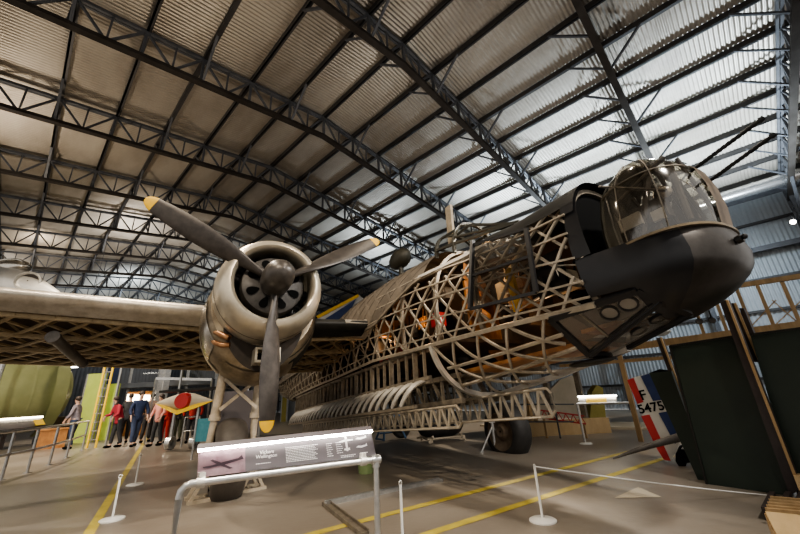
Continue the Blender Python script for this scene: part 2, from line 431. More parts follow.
# black mouth under the cowling and the boxed air intake in it
b = MB()
b.loft([[V((-1.0, .60*math.cos(t), -.14+r_*math.sin(t))) for t in [math.radians(205+130*i/18) for i in range(19)]] for r_ in (.62, .98)], caps=False, wrap=False)
A(b, 'intake_mouth', 'dark', nac, smooth=60)
b = MB()
x0, x1, y0, y1, z0, z1 = -.70, -1.2, -.13, .17, -1.02, -.85
for (p, q) in (((x0, y0, z0), (x0, y1, z0)), ((x0, y0, z1), (x0, y1, z1)), ((x0, y0, z0), (x0, y0, z1)), ((x0, y1, z0), (x0, y1, z1))): pass
t_ = .03
b.box(((x0+x1)/2, (y0+y1)/2, z0), (x0-x1, y1-y0+t_, t_)); b.box(((x0+x1)/2, (y0+y1)/2, z1), (x0-x1, y1-y0+t_, t_))
b.box(((x0+x1)/2, y0, (z0+z1)/2), (x0-x1, t_, z1-z0)); b.box(((x0+x1)/2, y1, (z0+z1)/2), (x0-x1, t_, z1-z0))
ib = A(b, 'air_intake', 'cowl', smooth=0)
b = MB(); b.box((-1.0, (y0+y1)/2, (z0+z1)/2), (.02, y1-y0, z1-z0)); A(b, 'intake_duct', 'black', ib, smooth=0)
# heat stained exhaust pipe on the starboard flank
b = MB()
b.path([(-.97, -.46, -.66), (-1.02, -.54, -.62), (-1.08, -.62, -.56), (-1.2, -.70, -.50)], .042, n=12); b.path([(-.99, -.44, -.75), (-1.05, -.54, -.75), (-1.12, -.62, -.70), (-1.22, -.68, -.62)], .036, n=10)
A(b, 'exhaust_pipe', 'copper')

# ---- fuselage surface
TOP = [(-13.5, .3), (-9, .68), (-5.9, .85), (-3.6, .99), (-1.65, .92), (-.15, .76), (.98, .5), (1.65, .40), (2.2, .39), (2.6, .39), (3.2, .34)]
BOT = [(-13.5, -.4), (-9, -1.2), (-6, -1.6), (-1, -1.7), (.5, -1.66), (1.5, -1.55), (2.12, -1.44), (2.6, -1.38), (3.2, -1.2)]
HW = [(-13.5, .35), (-9, .7), (-5, .88), (0, .88), (1.5, .82), (2.5, .72), (3.2, .6)]
EX, EXU = 2.6, 2.2
def S(a, th, off=0.0):
    """th = 0 crest, >0 port, <0 starboard, pi keel"""
    t, bo, w = ip(TOP, a), ip(BOT, a), ip(HW, a)+off; mm = (t+bo)/2; hh = (t-bo)/2+off
    s_, c_ = math.sin(th), math.cos(th); e = EXU if c_ > 0 else EX
    return V((a, Wc+math.copysign(w*abs(s_)**(2/e), s_), mm+math.copysign(hh*abs(c_)**(2/e), c_)))
def th_of(a, n):
    t, bo = ip(TOP, a), ip(BOT, a); z = max(-1, min(1, (n-(t+bo)/2)/((t-bo)/2)))
    return math.acos(math.copysign(abs(z)**((EXU if z > 0 else EX)/2), z))
NM = [(-9, -.82), (-4.2, -.85), (-1.8, -.82), (-.8, -.88), (.36, -.94), (1.1, -.98), (2.6, -1.05)]
def thm(a): return th_of(a, ip(NM, a))
def th_arc(a, f, t0=.30):
    # angle at arc fraction f of the side, from the crest line t0 down to the longeron
    t1 = thm(a); k = 20; ps = [S(a, t0+(t1-t0)*i/k) for i in range(k+1)]
    cum = [0.0]
    for p, q in zip(ps, ps[1:]): cum.append(cum[-1]+(q-p).length)
    g = f*cum[-1]
    for i in range(k):
        if g <= cum[i+1]: return t0+(t1-t0)*(i+(g-cum[i])/max(1e-6, cum[i+1]-cum[i]))/k
    return t1
LSP = [(-13, .52), (-3, .48), (0, .42), (1.2, .34), (2.4, .28)]
def outw(p): return V((0, p.y-Wc, (p.z+.35)*.6))
AFT, FWD = -13.0, 2.55
# starboard and port geodesic lattice
for side, nm in ((-1, 'geodesic_lattice'), (1, 'geodesic_lattice')):
    b = MB(); sp = .335; k = 0
    a = AFT-2
    while a < FWD+2:
        for dr in (-1, 1):
            pts = []
            for i in range(17):
                u = i/16; aa = a+dr*(u-.5)*ip([(-3, 1.75), (1, 1.5), (2.4, 1.3)], a)
                if aa < AFT or aa > FWD:
                    if pts: break
                    continue
                th = th_arc(aa, u)
                if aa > .9 and th < .55: continue
                if aa <= -1.65 and th < 1.42: continue
                if -1.65 < aa <= .9 and th < 1.08: continue
                pts.append(S(aa, side*th, -.02 if dr > 0 else .012))
            if len(pts) > 1: b.path(pts, .027, .024, up=outw)
        a += ip(LSP, a)
    # stringers
    for f in (.46, .60, .72, .84, .94):
        pts = [S(aa, side*(.30+(thm(aa)-.30)*f), .03) for aa in [AFT+(FWD-AFT)*i/60 for i in range(61)] if not (aa < -1.7 and .30+(thm(aa)-.30)*f < 1.42)]
        b.path(pts, .020, .02, up=outw)
    A(b, nm, 'alloy', smooth=0)
    b = MB()
    pts = [S(aa, side*thm(aa), .02) for aa in [AFT+(FWD-AFT)*i/60 for i in range(61)]]
    b.path(pts, .048, .045, up=outw); A(b, 'longeron', 'alloy', smooth=0)
# ring frames
for a in (2.55, 1.15, .3, -.7, -1.75, -2.9, -4.2, -5.6, -7.2, -9):
    b = MB(); b.path([S(a, -th, -.05) for th in [thm(a)*(-1+2*i/28) for i in range(29)]], .06, .05, up=outw); A(b, 'ring_frame', 'alloydark', smooth=0)
# brown fabric still on the spine
b = MB(); rows = []
def cov(a): return 1.45 if a < -1.6 else (1.45-(a+1.6)*.25 if a < -.3 else max(.86, 1.12-(a+.3)*.22))
for i in range(61):
    a = AFT+(.02-AFT)*i/60; c_ = cov(a)
    rows.append([S(a, c_*(-1+2*j/24), .035+.006*math.sin(a*9)*math.sin(j*2.1)) for j in range(25)])
b.loft(rows, caps=False, wrap=False); spine = A(b, 'spine_fabric', 'fabric', smooth=60)
# quilted ridges where the lattice pushes through the fabric
b = MB(); a = -9
while a < .2:
    for dr in (-1, 1):
        pts = []
        for i in range(13):
            u = i/12; aa = a+dr*(u-.5)*1.3; th = .45+u*1.0
            if aa > -.02 or th > cov(aa)-.02: continue
            pts.append(S(aa, -th, .038))
        if len(pts) > 2: b.path(pts, .06, .005, up=outw)
    a += .48
A(b, 'lattice_ridges', 'fabric', spine, smooth=60)
b = MB(); b.path([S(a, -cov(a), .045) for a in [AFT+(.0-AFT)*i/60 for i in range(61)]], .05, .03, up=outw); A(b, 'fabric_edge', 'alloydark', spine, smooth=0)
# dark skin over the cockpit front, up to the turret
b = MB(); rows = []
for i in range(25):
    a = 1.25+(2.64-1.25)*i/24; c_ = min(1.0, .84+.15*(a-1.25))
    rows.append([S(a, c_*(-1+2*j/20), .03) for j in range(21)])
b.loft(rows, caps=False, wrap=False); A(b, 'top_decking', 'topdark', smooth=60)
for sd in (-1, 1):
    b = MB(); b.path([S(a, sd*(1.02-.1*a), .03) for a in [-.1+1.5*i/10 for i in range(11)]], .06, .05, up=outw); A(b, 'cockpit_sill', 'ribpale', smooth=0)
# rear closed shell, port covering seen from inside, cabin floor
b = MB(); rows = []
for i in range(41):
    a = AFT+(2.5-AFT)*i/40
    rows.append([S(a, .35+(2.2-.35)*j/12, -.10) for j in range(13)])
b.loft(rows, caps=False, wrap=False); A(b, 'port_lining', 'lining', smooth=60)
b = MB(); rows = [[S(AFT+(-6.5-AFT)*i/20, 2*PI*j/28, -.06) for j in range(28)] for i in range(21)]
b.loft(rows, caps=True); A(b, 'tail_lining', 'lining', smooth=60)
b = MB(); b.box((-3.3, Wc, -.93), (7.6, 1.3, .05)); A(b, 'cabin_floor', 'lining', smooth=0)
b = MB(); b.box((1.2, Wc+.05, -1.33), (1.9, .9, .05)); A(b, 'aimers_floor', 'ply', smooth=0)
b = MB(); b.box((2.25, Wc+.1, -1.18), (.4, .6, .04)); A(b, 'aimers_floor', 'ply', smooth=0)
for a, mm_, w_ in ((1.15, 'lining', .5), (-.05, 'ply', .42), (-1.3, 'lining', .5), (-2.7, 'ply', .5), (-4.0, 'lining', .55), (-5.5, 'lining', .6)):
    b = MB(); b.loft([[S(a, th, -.1) for th in [.2+2.0*j/10 for j in range(11)]], [S(a, th, -w_) for th in [.2+2.0*j/10 for j in range(11)]]], caps=False, wrap=False)
    b.box((a, Wc+.35, -.3), (.05, .5, 1.1)); A(b, 'bulkhead', mm_, smooth=0)
rnd = random.Random(5)
eq = ['ply', 'gun', 'black', 'alloydark', 'gear', 'red', 'dark', 'copper', 'topdark', 'beige']
for i in range(46):
    a = rnd.uniform(-4.6, 2.3); b = MB(); c = V((a, Wc+rnd.uniform(-.15, .45), rnd.uniform(-.9, .15)))
    if c.z > ip(TOP, a)-.5: c.z = ip(TOP, a)-.55
    if i % 3 == 0:
        r_ = rnd.uniform(.05, .11); l = rnd.uniform(.2, .45); d = V((rnd.uniform(-1, 1), .2, rnd.uniform(-.5, 1))).normalized()
        b.tube(c, c+d*l, r_, n=12); b.ell(c+d*l, (r_, r_, r_), 10, 6); A(b, 'oxygen_bottle', eq[(i*7) % len(eq)])
    else:
        d = (rnd.uniform(.12, .4), rnd.uniform(.1, .25), rnd.uniform(.12, .4)); b.box(c, d)
        b.box(c+V((d[0]*.2, -d[1]/2-.01, d[2]*.2)), (d[0]*.3, .03, d[2]*.25)); b.tube(c+V((0, -.02, d[2]/2)), c+V((.05, -.02, d[2]/2+.25)), .012, n=6)
        A(b, 'equipment_box', eq[(i*3) % len(eq)], smooth=0)
for i in range(26):
    b = MB(); a = rnd.uniform(-4, 2.2); c = V((a, Wc+rnd.uniform(-.45, .1), rnd.uniform(-.95, 0)))
    b.path([c, c+V((rnd.uniform(-.4, .4), rnd.uniform(-.1, .1), rnd.uniform(-.1, .4))), c+V((rnd.uniform(-.8, .8), rnd.uniform(-.1, .1), rnd.uniform(0, .5)))], .012, n=6)
    A(b, 'control_pipe', 'ribpale')
b = MB(); b.box((1.42, 2.62, -.52), (.10, .06, .5)); b.ell((1.42, 2.62, -.25), (.07, .05, .07)); A(b, 'yellow_cylinder', 'tipyellow')
b = MB()
for dx, dz, r_ in ((1.78, -.55, .09), (1.98, -.5, .07), (1.85, -.3, .07), (1.7, -.3, .05)): b.lathe([(0, r_), (.02, r_), (.02, r_*.8)], (dx, 2.66, dz), V((0, -1, 0)), 16, caps=True)
b.box((1.85, 2.75, -.45), (.5, .05, .5)); A(b, 'instrument_panel', 'gun')

# belly hoops under the aimer's bay
b = MB()
def SB(a, u):
    th = thm(a)+(PI-.0-thm(a))*u; return S(a, -th, .01)
for a0 in (.15, .62, 1.09, 1.56, 2.03):
    for dr in (1, -1):
        pts = []
        for i in range(15):
            u = i/14; aa = a0+dr*u*(1.15 if dr > 0 else .55)
            if aa < .12 or aa > 2.12: break
            pts.append(SB(aa, u))
        if len(pts) > 1: b.path(pts, .034 if dr > 0 else .028, .024, up=outw)
for u in (.28, .55):
    b.path([SB(.3+1.8*i/16, u) for i in range(17)], .032, .03, up=outw)
A(b, 'belly_hoops', 'alloy', smooth=0)
b = MB(); b.path([SB(.12+.25*(i/14)**1.5, i/14) for i in range(15)]+[SB(.37+2.0*i/14, 1) for i in range(1, 15)], .07, .06, up=outw); A(b, 'belly_keel', 'ribpale', smooth=0)
# ---- bomb bay: slatted side, curved door ribs, hanging door trusses
def bw(a): return ip([(-9, .62), (-5, .80), (0, .82)], a)
b = MB()
for n_, of in ((-.92, 0), (-1.37, .03)): b.path([(a, Wc-bw(a)-of, n_) for a in [-8.6+8.6*i/20 for i in range(21)]], .06, .05)
for i in range(32):
    a = -8.5+.27*i; b.bar((a, Wc-bw(a)-.01, -.92), (a, Wc-bw(a)-.03, -1.37), .03, .045 if i % 3 else .08, up=V((0, 1, 0)))
A(b, 'bay_side_rails', 'alloydark', smooth=0)
for i in range(28):
    b = MB(); a = -8.0+.285*i; w_ = bw(a)
    pts = [V((a+.14-.26*(1-math.cos(t)), Wc-w_-.02-.30*math.sin(t), -1.40-.33*(1-math.cos(t)))) for t in [PI/2*j/9 for j in range(10)]]
    b.path(pts, .10, .02, up=V((0, -1, .4))); A(b, 'door_rib', 'ribpale', smooth=60)
b = MB(); b.path([(a, Wc-bw(a)-.32, -1.75) for a in [-8+8*i/20 for i in range(21)]], .05, .04); b.path([(a, Wc-bw(a)-.02, -1.42) for a in [-8+8*i/20 for i in range(21)]], .05, .05)
A(b, 'door_rail', 'alloydark', smooth=0)
b = MB()
for p in (Wc-.55, Wc-.1, Wc+.4):
    for n_ in (-1.38, -1.72): b.bar((-8, p, n_), (.3, p, n_), .06, .07)
    for i in range(34):
        a = -8+.245*i; b.bar((a, p, -1.38), (a+(.2 if i % 2 else 0), p, -1.72), .045, .03)
b.box((-3.9, Wc+.1, -1.36), (8, 1.2, .03)); A(b, 'bomb_beams', 'alloydark', smooth=0)
for pp, a1, a0, zl, zt in ((2.12, .62, -6.8, -2.04, -1.79), (2.75, 1.52, -6.5, -2.0, -1.70)):
    b = MB()
    pts = [V((a0, pp, zt)), V((a1-.06, pp, zt)), V((a1, pp, zt-.06)), V((a1, pp, zl+.06)), V((a1-.06, pp, zl)), V((a0, pp, zl))]
    b.path(pts, .018, n=8)
    b.path([V((a0, pp-.14, zl)), V((a1-.1, pp-.14, zl)), V((a1-.1, pp, zl))], .013, n=6)
    k = 0; a = a0
    while a < a1-.25:
        b.bar((a, pp, zl), (a+.07, pp, zt), .035, .018, up=V((0, 1, 0))); b.bar((a+.20, pp, zl), (a+.09, pp, zt), .035, .018, up=V((0, 1, 0))); a += .21
    A(b, 'door_truss', 'alloy', smooth=40)

# ---- black nose hull
def hw_side(n):
    t, bo, w = ip(TOP, 2.6), ip(BOT, 2.6), ip(HW, 2.6); z = min(1, abs((n-(t+bo)/2)/((t-bo)/2)))
    e = EXU if n > (t+bo)/2 else EX
    return max(.02, w*(1-z**e)**(1/e))
NR = [(-.60, .585, 3.50), (-.7, .61, 3.53), (-.82, .62, 3.55), (-.92, .61, 3.53), (-.985, .58, 3.48), (-1.0, .57, 3.46), (-1.07, .52, 3.38), (-1.14, .44, 3.25), (-1.2, .33, 3.1), (-1.25, .2, 2.99), (-1.27, .06, 2.95)]
def nose_row(n, w, L, a0, w0, k=22):
    ac = 2.92 if L > 3.1 else min(2.92, L-.08)
    a0 = min(a0, ac-.02); pts = []
    for i in range(5): u = i/5; pts.append(V((a0+(ac-a0)*u, Wc-(w0+(w-w0)*u), n)))
    for i in range(k+1):
        t = PI*i/k; c_, s_ = math.cos(t), math.sin(t)
        pts.append(V((ac+(L-ac)*abs(s_)**(2/2.3), Wc-math.copysign(w*abs(c_)**(2/2.3), c_), n)))
    for i in range(4, -1, -1): u = i/5; pts.append(V((a0+(ac-a0)*u, Wc+(w0+(w-w0)*u), n)))
    return pts
rows = []
for n, w, L in NR:
    a0 = 2.52 if n > -.99 else 2.87
    rows.append(nose_row(n, w, L, a0, max(w, hw_side(n)) if n > -.99 else w))
nr = len(rows[0]); bbk, bmt = MB(), MB()
def sub(rows, lo, hi, bb):
    bb.loft([r[lo:hi+1] for r in rows], caps=False, wrap=False)
CUT = 10
sub(rows, 0, CUT, bbk); sub(rows, nr-1-CUT, nr-1, bbk)
sub(rows, CUT, nr-1-CUT, bmt)
A(bbk, 'nose_skin', 'noseblack', smooth=60); A(bmt, 'nose_dome', 'nosemetal', smooth=60)
# deck closing the hull and side fairing up to the decking
b = MB(); b.add(rows[0], [tuple(range(nr))]); A(b, 'turret_ring', 'topdark', recalc=False)
b = MB()
for sd in (-1, 1):
    rr = []
    for n in [-.60, -.48, -.36, -.22, -.08, .06, .16, .24]:
        th = th_of(2.6, n); w0 = hw_side(n); e_ = 2.69-.05*((n+.6)/.8)
        rr.append([V((a, Wc+sd*w0*(1-.04*(a-2.52)/.2)+sd*.012, n)) for a in (2.52, 2.6, e_)])
    b.loft(rr, caps=False, wrap=False)
rr = []
for i in range(13):
    th = -1.15+2.3*i/12; rr.append([S(a, th, .03) for a in (2.5, 2.57, 2.64)])
b.loft(rr, caps=False, wrap=False)
A(b, 'turret_fairing', 'noseblack', smooth=60)
b = MB()
b.loft([[S(2.5, th, -.012) for th in [-1.45+2.9*i/24 for i in range(25)]], [S(2.62, th, -.012)+V((.02, 0, 0)) for th in [-1.45+2.9*i/24 for i in range(25)]]], caps=False, wrap=False)
A(b, 'slot_shade', 'black', smooth=60)  # black sheet that puts the shade of the turret slot into colour
b = MB(); b.add([S(2.54, th, -.02) for th in [-1.7+3.4*i/20 for i in range(21)]], [tuple(range(21))]); A(b, 'fairing_bulkhead', 'black', recalc=False)
# ---- glazed turret
TC = (3.08, Wc)
TR = [(-.62, 2.63, 3.50, .57), (-.4, 2.63, 3.53, .575), (-.2, 2.66, 3.53, .56), (-.02, 2.71, 3.50, .53), (.08, 2.78, 3.45, .49), (.16, 2.86, 3.38, .43), (.225, 2.94, 3.30, .36), (.27, 3.02, 3.22, .27), (.292, 3.08, 3.17, .12), (.295, 3.11, 3.14, .03)]
TN = 40
def trow(n, a0, a1, w, off=0.0):
    cx_, rx = (a0+a1)/2, (a1-a0)/2+off
    out = []
    for i in range(TN):
        t = 2*PI*i/TN; c_, s_ = math.cos(t), math.sin(t)      # t=0 forward, pi aft, positive = starboard
        out.append(V((cx_+math.copysign(rx*abs(c_)**(2/2.35), c_), Wc-math.copysign((w+off)*abs(s_)**(2/2.35), s_), n)))
    return out
trows = [trow(*q) for q in TR]
gi = 16                                                        # glass from -gi..gi, opaque shield aft
g1 = MB(); g1.loft([[r[i % TN] for i in range(-gi, gi+1)] for r in trows], caps=False, wrap=False); cup = A(g1, 'turret_glazing', 'glass', smooth=60)
g2 = MB(); g2.loft([[r[i % TN] for i in range(gi, TN-gi+1)] for r in trows], caps=False, wrap=False); A(g2, 'turret_shield', 'olive', smooth=60)
b = MB(); orow = [trow(q[0], q[1], q[2], q[3], .008) for q in TR]
b.path([orow[0][i % TN] for i in range(TN)], .035, .022, closed=True)
A(b, 'turret_rim', 'brass', cup, smooth=40)
b = MB()
for i in (-gi, gi, 7, -7, 11): b.path([r[i % TN] for r in orow], .009, .006, up=lambda p: V((p.x-3.08, p.y-Wc, .3)))
b.path([orow[3][i % TN] for i in range(-gi, gi+1)], .011, .008)
A(b, 'glazing_bars', 'alloydark', cup, smooth=0)
b = MB(); b.path([r[15 % TN] for r in orow], .04, .02, up=lambda p: V((p.x-3.08, p.y-Wc, .3))); A(b, 'rear_frame', 'olive', cup, smooth=0)
b = MB()   # riveted metal strip and gun slot on the front
b.loft([[r[i % TN] for i in (-1, 0, 1)] for r in [trow(q[0], q[1], q[2], q[3], .012) for q in TR[:4]]], caps=False, wrap=False); A(b, 'slot_panel', 'hub', cup, smooth=60)
b = MB(); b.loft([[r[i % TN] for i in (0, 1)] for r in [trow(q[0], q[1], q[2], q[3], .013) for q in TR[3:7]]], caps=False, wrap=False); A(b, 'gun_slot', 'black', cup, smooth=60)
# turret mechanism inside
b = MB()
b.tube((3.0, Wc-.3, -.5), (3.25, Wc-.25, .15), .03, n=8); b.tube((3.0, Wc+.3, -.5), (3.25, Wc+.25, .15), .03, n=8)
b.tube((3.25, Wc-.3, .1), (3.25, Wc+.3, .1), .028, n=8); b.box((3.1, Wc-.22, -.3), (.3, .12, .2)); b.box((3.15, Wc+.2, -.28), (.35, .14, .22))
b.box((2.9, Wc, -.38), (.3, .3, .14)); b.tube((2.85, Wc-.45, .12), (3.35, Wc-.42, -.25), .014, n=6); b.tube((3.35, Wc-.2, -.5), (3.38, Wc-.2, .1), .03, n=8)
b.ell((3.2, Wc-.05, -.1), (.08, .08, .1)); b.tube((2.9, Wc-.35, -.1), (3.4, Wc-.3, .12), .022, n=8)
for i in range(6): b.tube((3.05+.08*i, Wc-.12+.05*i, -.45), (3.0+.09*i, Wc-.2, -.05+.03*i), .018, n=6)
A(b, 'turret_mechanism', 'gear', smooth=40)
b = MB(); b.box((2.96, Wc-.34, -.34), (.2, .04, .13)); b.box((3.2, Wc-.36, -.40), (.1, .03, .1)); b.ell((3.3, Wc-.3, -.2), (.05, .05, .05)); A(b, 'ammunition_box', 'ribpale', smooth=0)
for pp, n0_, q in ((2.98, .0, (4.02, 2.98, .12)), (3.2, -.08, (4.0, 3.2, .05))):
    b = MB(); p0 = V((3.45, pp, n0_)); p1 = V(q); d = (p1-p0); b.tube(p0, p1, .016, n=10)
    for i in range(12): b.tube(p0+d*(.15+.065*i), p0+d*(.15+.065*i+.045), .0195, n=10)
    b.tube(p0+d*.96, p1+d*.02, .028, .02, n=10); A(b, 'gun_barrel', 'gun')
b = MB(); b.tube((3.48, Wc-.12, -.80), (3.58, Wc-.13, -.785), .02, n=10); b.tube((3.545, Wc-.125, -.79), (3.585, Wc-.13, -.785), .033, n=10); b.ell((3.6, Wc-.13, -.78), (.022, .022, .022)); A(b, 'nose_stub', 'gun')

# ---- bomb aimer's chin glazing
cA, cB, cC, cD = S(2.09, -th_of(2.09, -1.06), .03), V((2.89, 2.46, -1.03)), V((2.97, 2.60, -1.14)), S(2.13, -2.86, .03)
E1, E2 = V((2.20, 3.02, -1.45)), V((3.02, 2.92, -1.25))
def pane_frame(name, quad, w, th, gm='chin', holes=0):
    n = (quad[1]-quad[0]).cross(quad[3]-quad[0]).normalized()
    f = MB()
    for i in range(4): f.bar(quad[i], quad[(i+1) % 4], w, th, up=n)
    fo = A(f, name, 'noseblack', smooth=0)
    g = MB(); g.add(quad, [(0, 1, 2, 3)]); A(g, 'pane', gm, fo, recalc=False)
    return fo, n
fo, n1 = pane_frame('chin_window', [cA, cB, cC, cD], .06, .05)
fo2, n2 = pane_frame('chin_window', [cD, cC, E2, E1], .05, .05)
mir = lambda p: V((p.x, 2*Wc-p.y, p.z))
b = MB(); b.loft([[mir(cA), mir(cD), E1], [mir(cB), mir(cC), E2]], caps=False, wrap=False); A(b, 'chin_skin', 'noseblack', smooth=0)
b = MB(); b.loft([[mir(cA)+V((0, -.05, .3)), V((2.15, 2.9, -1.2)), cA+V((0, .25, .1))], [mir(cB)+V((0, -.05, .2)), V((2.95, 2.95, -1.05)), cB+V((0, .2, .05))]], caps=False, wrap=False); A(b, 'nose_shade', 'dark', smooth=0)  # dark sheet added so the chin panes look into shade
def disc_ring(c, n, r, parent):
    b = MB(); u = n.orthogonal().normalized(); v = n.cross(u)
    b.path([c+(u*math.cos(t)+v*math.sin(t))*r for t in [2*PI*i/20 for i in range(20)]], .018, .02, up=n, closed=True); A(b, 'port_ring', 'noseblack', parent, smooth=40)
    b = MB(); b.add([c+n*.004+(u*math.cos(t)+v*math.sin(t))*r for t in [2*PI*i/20 for i in range(20)]], [tuple(range(20))]); A(b, 'port_pane', 'jet', parent, recalc=False)
def q4(q, u, v): return (q[0]*(1-u)+q[1]*u)*(1-v)+(q[3]*(1-u)+q[2]*u)*v
Q1, Q2 = [cA, cB, cC, cD], [cD, cC, E2, E1]
for (u, v) in ((.80, .42), (.58, .42)): disc_ring(q4(Q1, u, v), n1, .075, fo)
for (u, v) in ((.80, .5), (.55, .5)): disc_ring(q4(Q2, u, v), n2, .07, fo2)
b = MB(); b.bar(q4(Q1, .34, 0), q4(Q1, .34, 1), .02, .02, up=n1); A(b, 'pane_bar', 'alloydark', fo, smooth=0)
b = MB(); b.ell((2.02, 2.86, -1.50), (.26, .12, .035)); A(b, 'camera_cover', 'topdark')
# ---- cockpit side window
w4 = [S(1.27, -th_of(1.27, .08), .13), S(2.16, -th_of(2.16, -.13), .13), S(2.13, -th_of(2.13, -.78), .13), S(1.2, -th_of(1.2, -.70), .13)]
f = MB()
for i in range(4): f.bar(w4[i], w4[(i+1) % 4], .035 if i != 1 else .05, .03, up=V((0, 1, 0)))
f.bar((w4[0]+w4[3])/2, (w4[1]*.55+w4[2]*.45), .03, .03, up=V((0, 1, 0)))
f.bar(w4[3], w4[0]+V((0, 0, .06)), .05, .05, up=V((0, 1, 0)))
wf = A(f, 'side_window', 'noseblack', smooth=0)
g = MB(); g.add(w4, [(0, 1, 2, 3)]); A(g, 'pane', 'smoke', wf, recalc=False)
# ---- windscreen, mast, direction finder loop
f = MB()
def arch(a, h, w, lean): return [V((a-lean*math.sin(PI*i/16), Wc-w*math.cos(PI*i/16), ip(TOP, a)-.16+h*math.sin(PI*i/16)**.8)) for i in range(17)]
A0, A1, A2 = arch(.05, .52, .48, .0), arch(.5, .62, .46, .0), arch(1.35, .22, .36, .3)
for p_ in (A0, A1): f.path(p_, .05, .045, up=V((1, 0, 0)))
for k in (2, 5, 8, 11, 14): f.path([A1[k], V((1.62, Wc+(k-8)*.035, ip(TOP, 1.6)+.05))], .03, .03)
for k in (4, 8, 12): f.path([A0[k], A1[k]], .03, .03)
f.path([A0[1], A1[1], V((1.7, Wc-.3, ip(TOP, 1.6)-.02))], .04, .04); f.path([A0[15], A1[15], V((1.7, Wc+.3, ip(TOP, 1.6)-.02))], .04, .04)
wsf = A(f, 'windscreen_frame', 'olive', smooth=0)
g = MB(); g.loft([A0, A1, [V((1.64, Wc+(k-8)*.036, ip(TOP, 1.6)+.04)) for k in range(17)]], caps=False, wrap=False); A(g, 'windscreen_pane', 'clear', wsf, smooth=60)
b = MB(); b.bar((-.07, Wc, 1.0), (-.0, Wc, 1.74), .05, .16, up=V((1, 0, 0))); A(b, 'aerial_mast', 'legwhite', smooth=0)
b = MB(); rings = []
for t, r_ in ((-.46, .01), (-.40, .08), (-.28, .15), (-.12, .195), (.04, .205), (.2, .18), (.3, .12), (.345, .03)): rings.append([V((-1.95+t*1.0, Wc+r_*math.cos(q), 1.50+t*-.02+r_*1.1*math.sin(q))) for q in [2*PI*i/20 for i in range(20)]])
b.loft(rings); b.tube((-1.95, Wc, 1.05), (-1.95, Wc, 1.4), .06, n=10); A(b, 'direction_finder', 'olive')

# ---- wings
def wing_pt(p_out, c, side='l', pc=0, sg=-1):
    """p_out metres outboard of the nacelle centre, c chord fraction; side t/l/m"""
    ch = 3.5-.10*p_out; a = -1.98+.02*p_out-ch*c; tk = (.47-.025*p_out)
    shape = 2.97*math.sqrt(max(c, 0))-1.26*c-3.516*c*c+2.843*c**3-1.015*c**4
    cam_ = -.43*c+.03*p_out*(1)-.005
    cam_ -= .13 if (sg > 0 and pc == 0) else 0
    hgt = tk*shape*(.56 if side == 't' else -.46)
    return V((a, pc+sg*p_out, cam_+hgt*.95))
def wing(pc, sg, p0, p1, lat=True, name='wing'):
    nP = max(2, int(abs(p1-p0)/.8)); Ps = [p0+(p1-p0)*i/nP for i in range(nP+1)]
    cs_t = [.10, .16, .25, .4, .55, .7, .85, 1]
    b = MB(); b.loft([[wing_pt(p, c, 't', pc, sg) for c in cs_t] for p in Ps], caps=False, wrap=False)
    wo = A(b, name+'_top_skin', 'lining', smooth=60)
    b = MB(); cl = [.10, .06, .03, .012, .002]
    rows = [[wing_pt(p, c, 't', pc, sg)+V((0, 0, .004)) for c in cl]+[wing_pt(p, 0, 't', pc, sg)]+[wing_pt(p, c, 'l', pc, sg) for c in cl[::-1]] for p in Ps]
    b.loft(rows, caps=False, wrap=False); A(b, name+'_leading_edge', 'lead' if p1 > 3 else 'topdark', smooth=60)
    if lat:
        b = MB()
        # diagonal geodesic members of the underside
        def run(q0, dq, off):
            pts = []
            for i in range(13):
                c = .12+.88*i/12; p = q0+dq*i/12
                if p < min(p0, p1) or p > max(p0, p1): continue
                pts.append(wing_pt(p, c, 'l', pc, sg)+V((0, 0, off)))
            if len(pts) > 1: b.path(pts, .045, .03)
        q = min(p0, p1)-2.4
        while q < max(p0, p1)+2.4:
            run(q, 2.3, 0); run(q, -2.3, .03); q += .42
        A(b, name+'_lattice', 'wingalloy', smooth=0)
        b = MB()
        for c in (.13, .36, .62, .97):
            b.path([wing_pt(p, c, 'l', pc, sg) for p in Ps], .07, .06)
            if c < .9: b.path([wing_pt(p, c, 't', pc, sg)-V((0, 0, .03)) for p in Ps], .06, .06)
        n_ = int(abs(p1-p0)/.45)
        for c in (.13, .36, .62):
            for i in range(n_):
                pa, pb_ = p0+(p1-p0)*i/n_, p0+(p1-p0)*(i+1)/n_
                A_, B_ = (wing_pt(pa, c, 't', pc, sg), wing_pt(pb_, c, 'l', pc, sg)) if i % 2 else (wing_pt(pa, c, 'l', pc, sg), wing_pt(pb_, c, 't', pc, sg))
                b.bar(A_, B_, .035, .03)
        A(b, name+'_spar', 'wingalloy', smooth=0)
wing(0, -1, .45, 10.0, True, 'outer_wing')
wing(0, 1, .45, 2.18, True, 'inner_wing')
wing(2*Wc, 1, .45, 8.0, False, 'port_wing'); wing(2*Wc, -1, .45, 2.18, False, 'port_inner_wing')
# wing root fillet
b = MB(); b.loft([[wing_pt(2.18, c, 't', 0, 1)+V((0, dy, dz)) for c in (.115, .06, .02, 0)]+[wing_pt(2.18, c, 'l', 0, 1)+V((0, dy, -dz)) for c in (.02, .06, .115)] for dy, dz in ((-.55, .0), (-.1, .0), (.0, .05))], caps=False, wrap=False)
A(b, 'wing_root_fairing', 'lead', smooth=60)
nacelle(2*Wc)
b = MB(); b.lathe([(-.95, .545), (-.60, .515), (-.475, .53), (-.455, .565), (-.52, .645), (-.78, .715), (-1.06, .722)], (0, 2*Wc, 0), n=40); A(b, 'cowling', 'cowl')
